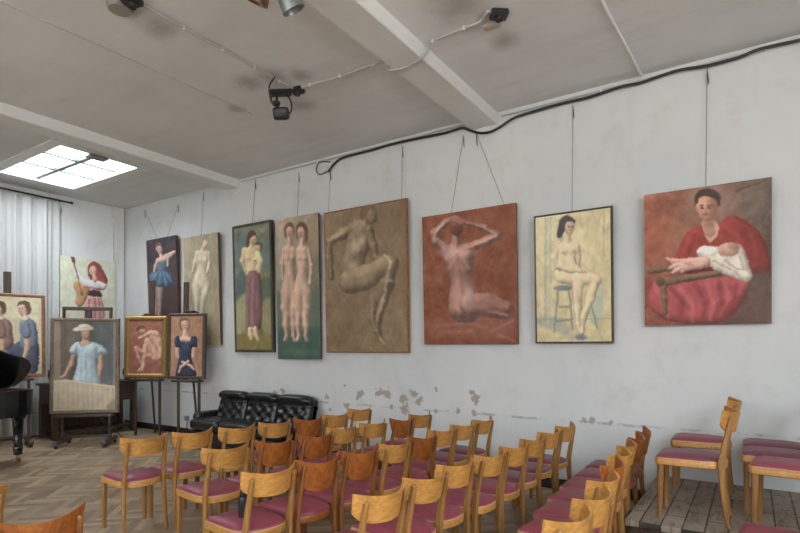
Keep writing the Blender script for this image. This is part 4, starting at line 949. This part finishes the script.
# ------------------------------------------------------------------ easels
def easel(label, c, angle, half, tray_z, leg_top, mast_top, m, bar_top=None, feet=True, depth=.0, mast_w=.05, slope=.07, mast_dx=0):
    """local frame: x along the picture's width, -y towards the viewer, origin on the floor under the tray"""
    t = thing('easel', label, 'easel', (c[0], c[1], 0), math.radians(angle), 'easels')
    yb = .03
    def yy(z): return yb + slope*max(0, z-tray_z)
    for s in (-1, 1):
        b = NB(); bar(b, [(s*half, yb, .0 if not feet else .05), (s*half, yb, tray_z), (s*half, yy(leg_top)+.02, leg_top)], (.038, .05)); obj('upright', b, m, t)
    b = NB(); box(b, (-half-.06, -.085, tray_z-.055), (half+.06, yb+.03, tray_z-.012), .004); obj('tray', b, m, t)
    if feet:
        for s in (-1, 1):
            b = NB(); box(b, (s*half-.035, -.26, .045), (s*half+.035, .34, .105), .01); ft = obj('foot', b, M['iron'] if feet == 'iron' else m, t)
            for y in (-.22, .30):
                b = NB(); lathe(b, [(.001, -.02), (.024, -.02), (.024, .02), (.001, .02)], Matrix.Translation((s*half, y, .024)) @ Matrix.Rotation(PI/2, 4, 'Y'), 14); obj('caster', b, M['black_metal'], ft)
        b = NB(); box(b, (-half, yb-.02, .12), (half, yb+.02, .17), .004); obj('crossbar', b, m, t)
    if bar_top:
        b = NB(); box(b, (-half-.02, yy(bar_top)+.0, bar_top-.055), (half+.02, yy(bar_top)+.045, bar_top), .004); obj('top_bar', b, m, t)
        b = NB(); box(b, (-.05, yy(bar_top)+.046, tray_z), (.05, yy(bar_top)+.075, bar_top-.004), .004); obj('mast', b, m, t)
    else:
        b = NB(); bar(b, [(mast_dx, yb+.06, tray_z-.05), (mast_dx, yy(mast_top)+.06, mast_top)], (mast_w*2, .03)); obj('mast', b, m, t)
    return t
# (1) studio easel with the woman in the pale blue dress
ang = 46.
a_ = math.radians(ang)
cb = atd(84.5, 413, 8.26); hb = 1.475; zb = EYE-66.3*8.26/F
wb = 68.7*8.26/F/math.cos(math.radians(ang-33.44))*.89
TL = (cb.x-math.cos(a_)*wb/2, cb.y-math.sin(a_)*wb/2)
tl = .03
pic_at('painting', 'framed painting of a woman in pale blue dress and straw hat on easel', TL, wb, hb, ang, tl,
       [(50.1, 318), (118.8, 319.1), (118.8, 412), (50.1, 413.6)], (40, 300), 4.444, d_blue, (100, 130), .045, M['brown_frame'], .05, ce, zb)
nrm = (math.sin(a_), -math.cos(a_))       # towards the viewer
def behind(p, d): return (p[0]-nrm[0]*d, p[1]-nrm[1]*d)
e1 = easel('wheeled studio easel holding the woman in pale blue, iron feet', behind((cb.x, cb.y), .045), ang, .335, zb, 2.16, 2.16, M['easel_wood'], bar_top=2.165, feet='iron', slope=.03)
# (2) easel with the two women, behind the piano
ang2 = 75.; a2 = math.radians(ang2)
r2 = atd(45.6, 347, 8.42); h2 = 1.29; z2 = EYE-29.5*8.42/F; w2 = 1.26
TL2 = (r2.x-math.cos(a2)*w2, r2.y-math.sin(a2)*w2)
pic_at('painting', 'wood-framed painting of two seated women, cut off at the left edge', TL2, w2, h2, ang2, .04,
       [(-33, 291.3), (45.6, 295.8), (45, 377), (-33, 382)], (0, 260), 5.917, d_women, (110, 110), .045, M['frame_wood'], .05, ce, z2)
c2 = ((TL2[0]+r2.x)/2, (TL2[1]+r2.y)/2)
nrm = (math.sin(a2), -math.cos(a2))
easel('dark easel holding the two women, behind the grand piano', behind(c2, .045), ang2, .42, z2, z2+.25, 2.70, M['easel_wood'], feet=True, slope=.04, mast_dx=.16)
# (3) (4) the two easels in the corner
ang3 = 31.; a3 = math.radians(ang3)
c3 = atd(145.2, 347, 9.2); h3 = 62.2*9.2/F; w3 = 43*9.2/F; z3 = EYE-31.2*9.2/F
pic_at('painting', 'gilt-framed painting of a crouching nude on easel near the corner', (c3.x-math.cos(a3)*w3/2, c3.y-math.sin(a3)*w3/2), w3, h3, ang3, .03,
       [(123, 316.5), (166.8, 315.4), (166, 377.6), (125.4, 378.7)], (115, 305), 6.27, d_crouch, (80, 110), .075, M['gold'], .06, ce, z3, lip=.03)
nrm = (math.sin(a3), -math.cos(a3))
e3 = easel('dark easel under the gilt-framed crouching nude', behind((c3.x, c3.y), .05), ang3, .215, z3, z3+.1, 2.70, M['easel_wood'], feet=False, slope=.03, mast_dx=.03)
ang4 = 22.; a4 = math.radians(ang4)
c4 = atd(186.0, 347, 8.75); h4 = 65.8*8.75/F; w4 = 38.3*8.75/F/math.cos(math.radians(11))*1.04; z4 = EYE-32*8.75/F
pic_at('painting', 'dark-framed portrait of a woman in a dark dress with crossed wrists', (c4.x-math.cos(a4)*w4/2, c4.y-math.sin(a4)*w4/2), w4, h4, ang4, .03,
       [(167.6, 313.8), (205.9, 312.2), (205.9, 378.7), (167.6, 379.2)], (115, 305), 6.27, d_dark, (80, 120), .04, M['dark_frame'], .05, ce, z4)
nrm = (math.sin(a4), -math.cos(a4))
e4 = easel('dark easel under the portrait of the woman in dark dress', behind((c4.x, c4.y), .045), ang4, .19, z4, z4+.1, 2.62, M['easel_wood'], feet=False, slope=.03, mast_dx=-.11)
for e, zt in ((e3, z3+h3), (e4, z4+h4)):
    b = NB(); yb = .03+.03*h3+.03
    box(b, (-.07, yb-.06, zt+.012), (.07, yb+.07, zt+.05), .01); box(b, (-.13, yb-.02, zt+.005), (.13, yb+.03, zt+.03), .008); obj('top_clamp', b, M['dark_wood'], e)
    # rear strut and plinth feet
    b = NB(); bar(b, [(0, .30, 0), (0, .09, 1.5)], (.035, .03)); obj('rear_strut', b, M['easel_wood'], e)

# ------------------------------------------------------------------ dark console by the left wall and things round it
t = thing('console_table', 'dark wooden console table against left wall behind the easel', 'table', (XL+.56, 4.83, 0))
b = NB(); box(b, (-.28, -.74, .89), (.28, .74, .93), .006); obj('table_top', b, M['dark_wood'], t)
b = NB(); box(b, (-.25, -.70, .58), (.25, .70, .888), .004); obj('cabinet', b, M['dark_wood'], t)
for sx in (-1, 1):
    for sy in (-1, 1):
        b = NB(); box(b, (sx*.22-.04, sy*.66-.04, 0), (sx*.22+.04, sy*.66+.04, .58), .004); obj('leg', b, M['dark_wood'], t)
b = NB(); box(b, (-.25, -.62, .03), (-.22, .62, .58)); obj('dark_backing', b, M['dark_wood'], t)  # dark sheet put in for the darkness beneath the console
b = NB(); box(b, (-.22, -.62, .10), (.24, .62, .14)); obj('shelf', b, M['dark_wood'], t)
for (y, lab) in ((-.66, 'dark vase on the left end of the console, beside two-women picture'), (.69, 'dark vase on the right end of the console, beside gilt frame')):
    b = NB(); lathe(b, [(.001, 0), (.05, 0), (.045, .015), (.06, .05), (.085, .13), (.075, .20), (.04, .25), (.035, .29), (.055, .32), (.048, .32), (.028, .285), (.001, .28)])
    o = obj('vase', b, M['ceramic']); o.location = (XL+.62, 4.83+y*.93, .9305); tag(o, lab, 'vase', 'vases on the console')
# black tripod stand
tp = atz(112, 434, 0); 
t = thing('tripod_stand', 'black folding tripod stand beside the wheeled studio easel', 'stand', (tp.x+.30, tp.y-.30, 0))
b = NB(); tube(b, [(0, 0, .14), (0, 0, .95)], .011); obj('pole', b, M['black_metal'], t)
b = NB(); lathe(b, [(.001, .30), (.02, .30), (.022, .32), (.022, .37), (.001, .37)]); obj('collar', b, M['black_metal'], t)
for k in range(3):
    a = math.radians(25+120*k); b = NB(); tube(b, [(0, 0, .34), (.20*math.cos(a), .20*math.sin(a), .14), (.36*math.cos(a), .36*math.sin(a), .008)], .008); obj('leg', b, M['black_metal'], t)
b = NB(); box(b, (-.02, -.2, .95), (.01, .2, 1.18), .004); obj('music_desk', b, M['black_metal'], t)

# curtain and rod
b = NB(); ys_ = np.linspace(2.2, 4.41, 220)
def fold(y, z):
    k = .6+.4*(1-z/4.0)
    return XL+.15+.062*k*math.sin(y*2*PI/.235+.8*math.sin(y*5))+.018*math.sin(y*2*PI/.11+1+z*.3)
R = [[b.verts.new((fold(y, z), y, z)) for y in ys_] for z in (.03, .8, 1.6, 2.4, 3.2, 3.8, 4.06)]
for r0, r1 in zip(R, R[1:]):
    for i in range(len(ys_)-1): b.faces.new((r0[i], r0[i+1], r1[i+1], r1[i]))
o = obj('curtain', b, M['curtain'], None, 80); tag(o, 'pale grey pleated curtain hanging along the left wall', 'curtain')
so = o.modifiers.new('cloth_thickness', 'SOLIDIFY'); so.thickness = .004
t = thing('curtain_rod', 'black curtain rod high on the left wall', 'curtain rod', (XL+.15, 3.4, 4.11))
b = NB(); tube(b, [(0, -1.4, 0), (0, 1.31, 0)], .016, 10); obj('rod', b, M['black_metal'], t)
for y in (-1.1, 1.15): b = NB(); tube(b, [(0, y, 0), (-.148, y, 0)], .009, 8); obj('bracket', b, M['black_metal'], t)
b = NB(); lathe(b, [(.001, -.02), (.022, -.018), (.026, 0), (.022, .018), (.001, .02)], Matrix.Translation((0, 1.32, 0)) @ Matrix.Rotation(PI/2, 4, 'X'), 12); obj('finial', b, M['black_metal'], t)

# ------------------------------------------------------------------ grand piano (tail towards the corner)
lg = atz(18, 462, 0)
t = thing('grand_piano', 'black grand piano with raised lid, cut off at the left edge', 'piano', (lg.x-.36, lg.y-1.86, 0))
def outline(off=0):
    P = [(0+off, 0+off), (1.48-off, 0+off), (1.48-off, .55), (1.44-off, .80), (1.26-off, 1.05), (.98-off, 1.28), (.80-off, 1.50), (.64-off, 1.75), (.59-off, 1.88-off*.5), (.51, 1.98-off), (.38, 2.02-off), (.22, 2.01-off), (.06+off, 1.94-off), (0+off, 1.84)]
    out = [Vector((x, y, 0)) for x, y in P[:3]]
    out += smoothpts([(x, y, 0) for x, y in P[2:]], 5)[1:]
    return [(p.x, p.y) for p in out]
b = NB(); prism(b, outline(), .64, .965); obj('case', b, M['lacquer'], t, 30)
b = NB(); prism(b, outline(.03), .9655, .970); obj('soundboard', b, M['dark_wood'], t, 30)
b = NB(); box(b, (.0, -.16, .64), (1.48, -.002, .74), .01); obj('keybed', b, M['lacquer'], t)
b = NB(); box(b, (.1, -.15, .741), (1.38, -.01, .765), .003); obj('keyboard', b, M['white_paint'], t)
# lid hinged on the straight side, propped open
lid = bpy.data.objects.new('lid', None)
b = NB(); prism(b, [(x, y) for x, y in outline(-.02)], .0, .022); bmesh.ops.translate(b, verts=b.verts[:], vec=(0, 0, .0))
lo = obj('lid', b, M['lacquer'], t, 30); lo.location = (0, 0, .975); lo.rotation_euler = (0, -math.radians(42), 0)
bpy.data.objects.remove(lid)
b = NB(); tube(b, [(1.38, .62, .97), (.98, .70, 1.84)], .010); obj('lid_prop', b, M['lacquer'], t)
for (x, y) in ((.36, 1.86), (.14, .18), (1.34, .18)):
    b = NB(); s = .062
    bar(b, [(x, y, .64), (x, y, .585), (x, y, .57), (x, y, .22), (x, y, .20), (x, y, .10)], [(.17, .17), (.15, .15), (.115, .115), (.080, .080), (.10, .10), (.085, .085)])
    lgo = obj('leg', b, M['lacquer'], t)
    b = NB(); lathe(b, [(.001, .055), (.022, .055), (.018, .10), (.001, .10)], Matrix.Translation((x, y, 0)), 10)
    lathe(b, [(.001, -.014), (.028, -.014), (.028, .014), (.001, .014)], Matrix.Translation((x+.012, y, .029)) @ Matrix.Rotation(PI/2, 4, 'Y'), 14); obj('caster', b, M['brass'], lgo)
b = NB(); box(b, (.70, .22, .06), (.78, .30, .64), .01); box(b, (.58, .16, .04), (.90, .30, .10), .01); obj('pedal_lyre', b, M['lacquer'], t)

# ------------------------------------------------------------------ leather sofa
sx0, sx1 = aty(217, 400, 5.45).x, aty(308.5, 400, 5.45).x
sw = sx1-sx0; scx = (sx0+sx1)/2
t = thing('sofa', 'black tufted leather three-seat sofa against the back wall', 'sofa', (scx, 5.27, 0))
b = NB(); rbox(b, (sw+.10, .72, .20), .04, 6, Matrix.Translation((0, .03, .20))); obj('base', b, M['black_leather'], t, 60)
cw = sw/3
def tuft(p, h):
    u, w = p.x/h.x, p.z/h.z
    if p.y < 0:
        e = 0
        for tx in (-.62, 0, .62):
            for tz in (-.45, .10): e += math.exp(-(((u-tx)/.17)**2+((w-tz)/.19)**2))
        for tx in (-.31, .31):
            for tz in (-.18, -.75): e += .8*math.exp(-(((u-tx)/.17)**2+((w-tz)/.19)**2))
        crease = math.exp(-((w-.42)/.09)**2)
        roll = max(0, 1-((w-.72)/.34)**2)
        p = Vector((p.x, p.y+.05*e+.03*crease-.045*roll+.07*abs(u)**7, p.z))
    if w > .5: p = Vector((p.x*(1-.05*((w-.5)/.5)**2), p.y, p.z-.02*abs(u)**4))
    return p
for k in range(3):
    x = -sw/2+cw*(k+.5)
    b = NB(); rbox(b, (cw+.005, .24, .50), .075, 24, Matrix.Translation((x, .27, .60)) @ Matrix.Rotation(math.radians(-14), 4, 'X'), tuft)
    bc = obj('back_cushion', b, M['black_leather'], t, 70)
    b = NB(); rbox(b, (cw-.008, .60, .17), .06, 8, Matrix.Translation((x, -.04, .375))); obj('seat_cushion', b, M['black_leather'], t, 70)
for s in (-1, 1):
    b = NB(); rbox(b, (.15, .54, .20), .07, 8, Matrix.Translation((s*(sw/2+.065), .08, .44))); obj('arm', b, M['black_leather'], t, 70)
    for y in (-.28, .32): b = NB(); lathe(b, [(.001, 0), (.02, 0), (.028, .1), (.001, .1)], Matrix.Translation((s*(sw/2-.02), y, 0)), 10); obj('foot', b, M['dark_wood'], t)
# small things by the sofa
p = aty(188, 418, W)
t = thing('wall_socket', 'grey wall socket with cable left of the sofa', 'socket', (p.x, W, p.z))
b = NB(); box(b, (-.045, -.045, -.045), (.045, -.001, .045), .006); obj('cover', b, M['grey_plastic'], t)
b = NB(); tube(b, [(0, -.02, -.045), (0, -.025, -.2), (0.01, -.03, -p.z+.13)], .006); obj('cable', b, M['black_cable'], t)

# ------------------------------------------------------------------ ceiling services
zc = HC-.018
def run(name, label, cat, pts, r, m, clips=None, group=None):
    t = thing(name, label, cat, pts[0], 0, group); o0 = Vector(pts[0])
    b = NB(); tube(b, [Vector(p)-o0 for p in pts], r, 8); obj('pipe' if 'conduit' in name else 'cable', b, m, t)
    if clips:
        for q in clips:
            q = Vector(q)-o0; b = NB(); box(b, q+Vector((-.011, -.011, -.017)), q+Vector((.011, .011, .017)), .003); obj('clip', b, M['white_paint'], t)
    return t
A = atz(141, 4, zc); B = atz(296, 90, zc)
run('ceiling_conduit', 'pale conduit crossing the ceiling from lamp socket to black floodlight', 'conduit', [A, B], .013, M['conduit'], [A.lerp(B, k) for k in (.22, .45, .67, .86)])
C_ = [atz(297, 90, zc), atz(310, 85, zc), atz(340, 76, zc), atz(375, 64, zc), atz(384, 62, zc)]
D_ = [(-2.82, atz(384, 62, zc).y-.02, HC-.06), (-2.80, atz(390, 66, HC-.1).y, HC-.14), (-2.62, atz(404, 67, HC-.14).y, HC-.145), (-2.44, atz(420, 58, HC-.14).y, HC-.14), (-2.42, atz(424, 48, zc).y, HC-.05)]
E_ = [atz(433, 41, zc), atz(464, 28, zc), atz(480, 22, zc), atz(487, 12, zc), atz(494, 13, zc)]
run('ceiling_cable', 'grey cable running along the ceiling and over the right beam', 'cable', smoothpts(C_+D_+E_, 4), .012, M['conduit'], [atz(310, 85, zc), atz(340, 75.5, zc), atz(374, 64.5, zc), atz(433, 41, zc), atz(464, 28, zc)])
G1 = [atz(-8, -2, HC-.004), atz(120, 54.5, HC-.004), atz(215, 97, HC-.004), atz(252, 114, HC-.004)]
run('ceiling_cable', 'thin grey cable crossing the middle of the ceiling, left of the conduit', 'cable', G1, .005, M['conduit'])
p1, p2 = atz(236, 106, HC-.006), atz(247, 111, HC-.006)
# straight conduit at the right
P1, P2 = atz(598, -6, zc), aty(642, 79, W-.03); P2.z = zc
run('ceiling_conduit', 'straight white conduit on the ceiling meeting the back wall at right', 'conduit', [P1, P2], .014, M['white_paint'])
# conduit and black cable along the top of the back wall
Wy = W-.022
pts = [aty(330, 167, Wy), aty(470, 128.5, Wy)]
run('wall_conduit', 'pale conduit along the top of the back wall between the beams', 'conduit', [Vector((-6.85, Wy, HC-.05)), Vector((-2.82, Wy, HC-.05))], .010, M['conduit'], [Vector((x, Wy, HC-.05)) for x in (-5.2, -3.7)])
run('wall_conduit', 'pale conduit along the top of the back wall, right of the beam', 'conduit', [Vector((-2.40, Wy, HC-.06)), Vector((XR-.1, Wy, HC-.06))], .011, M['conduit'], [Vector((x, Wy, HC-.06)) for x in (-1.3, -.45, .1)])
cab = [(328, 172), (335, 163), (345, 157), (372, 150), (385, 146), (405, 141), (425, 137), (445, 133), (462, 128), (470, 130.5), (480, 133), (490, 132), (500, 127), (512, 119), (525, 114), (560, 104), (590, 97), (620, 87), (640, 83), (660, 76), (680, 70), (706, 66), (722, 62), (740, 57), (760, 49), (800, 40), (830, 31)]
Wk = W-.05
cp_ = [aty(x, y, Wk) for x, y in cab]
run('wall_cable', 'thick black cable sagging along the top of the back wall', 'cable', smoothpts(cp_, 4), .015, M['black_cable'])
lp = [aty(x, y, Wk) for x, y in ((327, 171.5), (320, 174.5), (316.5, 171), (318, 164), (323, 161.5), (330, 162))]
run('wall_cable', 'small loop of dark cable end at the top of the back wall', 'cable', smoothpts(lp, 4), .008, M['black_cable'])
run('wall_cable', 'short white cable curling at the end of the left beam', 'cable', smoothpts([Vector((-6.86, Wy, HC-.05)), Vector((-6.84, Wy, HC-.16)), Vector((-6.90, Wy, HC-.24)), Vector((-6.98, Wy, HC-.2))], 4), .007, M['white_paint'])

def junction(p, label, group='black ceiling sockets'):
    t = thing('ceiling_socket', label, 'socket', (p.x, p.y, HC), random.random(), group)
    b = NB(); box(b, (-.07, -.055, -.05), (.07, .055, -.001), .01); obj('housing', b, M['black_metal'], t)
    b = NB(); lathe(b, [(.001, -.075), (.032, -.075), (.036, -.05), (.001, -.05)], None, 12); obj('outlet', b, M['black_metal'], t)
junction(atz(132, 2, HC-.03), 'black ceiling socket at the top edge, left end of the conduit')
junction(atz(297, 91, HC-.03), 'black ceiling socket beside the black floodlight')
junction(atz(499, 15, HC-.03), 'black ceiling socket right of the right beam')
p = atz(120, 8, HC-.01); b = NB(); lathe(b, [(.001, -.03), (.085, -.03), (.10, -.001), (.001, -.001)], None, 20); o = obj('ceiling_rose', b, plain('old_rose', (.27, .245, .215), .7)); o.location = (p.x, p.y, HC-.0005); tag(o, 'round grey ceiling rose at the top edge, beside a black socket', 'ceiling rose')
p = atz(491, 24, HC-.01); b = NB(); rbox(b, (.14, .09, .04), .018, 4); o = obj('junction_box', b, plain('old_box', (.42, .37, .31), .7)); o.location = (p.x, p.y, HC-.021); tag(o, 'small beige junction box on the ceiling beside the right socket', 'junction box')
# black floodlight
p = atz(280.5, 95, HC-.05)
t = thing('floodlight', 'black floodlight hanging from the ceiling', 'lamp', (p.x, p.y, HC), math.radians(30))
b = NB(); box(b, (-.11, -.045, -.055), (.11, .045, -.001), .012); obj('mount', b, M['black_metal'], t)
b = NB(); tube(b, smoothpts([(.07, 0, -.055), (.11, 0, -.12), (.115, 0, -.22), (.05, 0, -.29)], 4), .008); obj('yoke', b, M['black_metal'], t)
b = NB(); tube(b, [(-.04, 0, -.055), (-.04, 0, -.20)], .014); obj('stem', b, M['black_metal'], t)
b = NB(); rbox(b, (.16, .12, .13), .03, 4, Matrix.Translation((.01, -.01, -.25)) @ Matrix.Rotation(math.radians(25), 4, 'X')); lm_ = obj('lamp_head', b, M['black_metal'], t)
b = NB(); lathe(b, [(.001, 0), (.04, 0), (.045, .03), (.001, .03)], Matrix.Translation((-.04, -.02, -.165)), 12); obj('knob', b, M['black_metal'], t)
q0 = atz(275, 77, HC-.03)-Vector((p.x, p.y, HC))
q0 = Matrix.Rotation(-math.radians(30), 3, 'Z') @ q0
b = NB(); tube(b, smoothpts([q0, q0+Vector((-.06, 0, -.10)), Vector((-.10, 0, -.13)), Vector((-.10, 0, -.05))], 4), .007); obj('cable', b, M['black_cable'], t)
# two spot lamps at the top edge
def spot(label, c, axis, r, L, m, top):
    t = thing('spot_lamp', label, 'lamp', c, 0, 'spot lamps on the ceiling')
    ax = Vector(axis).normalized(); R_ = ax.to_track_quat('Z', 'Y').to_matrix().to_4x4()
    b = NB(); lathe(b, [(.001, -L), (r*.62, -L), (r*.74, -L+.02), (r, -.01), (r*1.0, 0), (r*.95, 0), (r*.88, -.02), (r*.6, -L+.04), (.001, -L+.04)], R_, 28); sh = obj('lamp_shade', b, m, t, 40)
    b = NB(); lathe(b, [(.001, -L*.55), (r*.45, -L*.5), (r*.55, -L*.25), (r*.3, -L*.12), (.001, -L*.1)], R_, 18); obj('bulb', b, M['lamp_inner'], sh, 60)
    b = NB(); tube(b, [ax*(-L*.9), ax*(-L*.9)+Vector((0, 0, .05)), (0+(-ax*L*.9).x, (-ax*L*.9).y, top-c[2])], .011); obj('stem', b, M['black_metal'], t)
p = atz(294, 10.5, 3.86); spot('grey cylinder spot lamp at the top edge beside the right beam', p, (.17, .47, -.85), .082, .24, M['grey_metal'], HC-.13)
p = atz(256, 3.0, 3.98); spot('bronze spot lamp at the top edge, left of the grey one', p, (-.46, .06, -.85), .085, .22, M['bronze_metal'], HC)

# ------------------------------------------------------------------ daylight
SKY = 11.5
w = bpy.data.worlds.new('overcast'); sc.world = w; w.use_nodes = True
nt = w.node_tree; bg = nt.nodes['Background']; 
tc = nt.nodes.new('ShaderNodeTexCoord'); sp = nt.nodes.new('ShaderNodeSeparateXYZ'); nt.links.new(tc.outputs['Generated'], sp.inputs[0])
cr = nt.nodes.new('ShaderNodeValToRGB'); mr = nt.nodes.new('ShaderNodeMapRange'); mr.inputs[1].default_value = -1; mr.inputs[2].default_value = 1
nt.links.new(sp.outputs[2], mr.inputs[0]); nt.links.new(mr.outputs[0], cr.inputs[0])
e = cr.color_ramp.elements; e[0].position = .0; e[0].color = (.52, .53, .53, 1); e[1].position = .48; e[1].color = (.54, .55, .55, 1)
k = e.new(.51); k.color = (.42, .435, .445, 1); k = e.new(1.0); k.color = (1.6, 1.78, 1.94, 1)
nt.links.new(cr.outputs[0], bg.inputs[0]); bg.inputs[1].default_value = SKY
def portal(name, loc, rot, sx, sy):
    l = bpy.data.lights.new(name, 'AREA'); l.shape = 'RECTANGLE'; l.size = sx; l.size_y = sy; l.cycles.is_portal = True
    o = bpy.data.objects.new(name, l); COL.objects.link(o); o.location = loc; o.rotation_euler = rot
for k, S in enumerate((S1,)): portal('skylight_portal', ((S[0]+S[2])/2, (S[1]+S[3])/2, HC+.18), (0, 0, 0), S[2]-S[0], S[3]-S[1])
for x0, z0, x1, z1 in ADDED_WIN: portal('window_portal', ((x0+x1)/2, YF-.14, (z0+z1)/2), (PI/2, 0, PI), x1-x0, z1-z0)
portal('window_portal', (XR+.14, (ADDED_RW[0]+ADDED_RW[2])/2, (ADDED_RW[1]+ADDED_RW[3])/2), (PI/2, 0, PI/2), ADDED_RW[2]-ADDED_RW[0], ADDED_RW[3]-ADDED_RW[1])

# ------------------------------------------------------------------ camera and view
cd = bpy.data.cameras.new('camera'); cam = bpy.data.objects.new('camera', cd); COL.objects.link(cam)
cd.sensor_width = 36; cd.lens = 24; cd.shift_y = (HY-266.5)/800; cd.clip_start = .02
cam.location = (0, 0, EYE); cam.rotation_euler = (PI/2, 0, TH); sc.camera = cam
sc.view_settings.view_transform = 'Standard'; sc.view_settings.look = 'None'; sc.view_settings.gamma = 1; sc.view_settings.use_curve_mapping = False
sc.view_settings.exposure = -0.12
sc.cycles.use_denoising = True
sc.cycles.max_bounces = 10; sc.cycles.diffuse_bounces = 6; sc.cycles.glossy_bounces = 4; sc.cycles.transparent_max_bounces = 8
sc.cycles.sample_clamp_indirect = 8
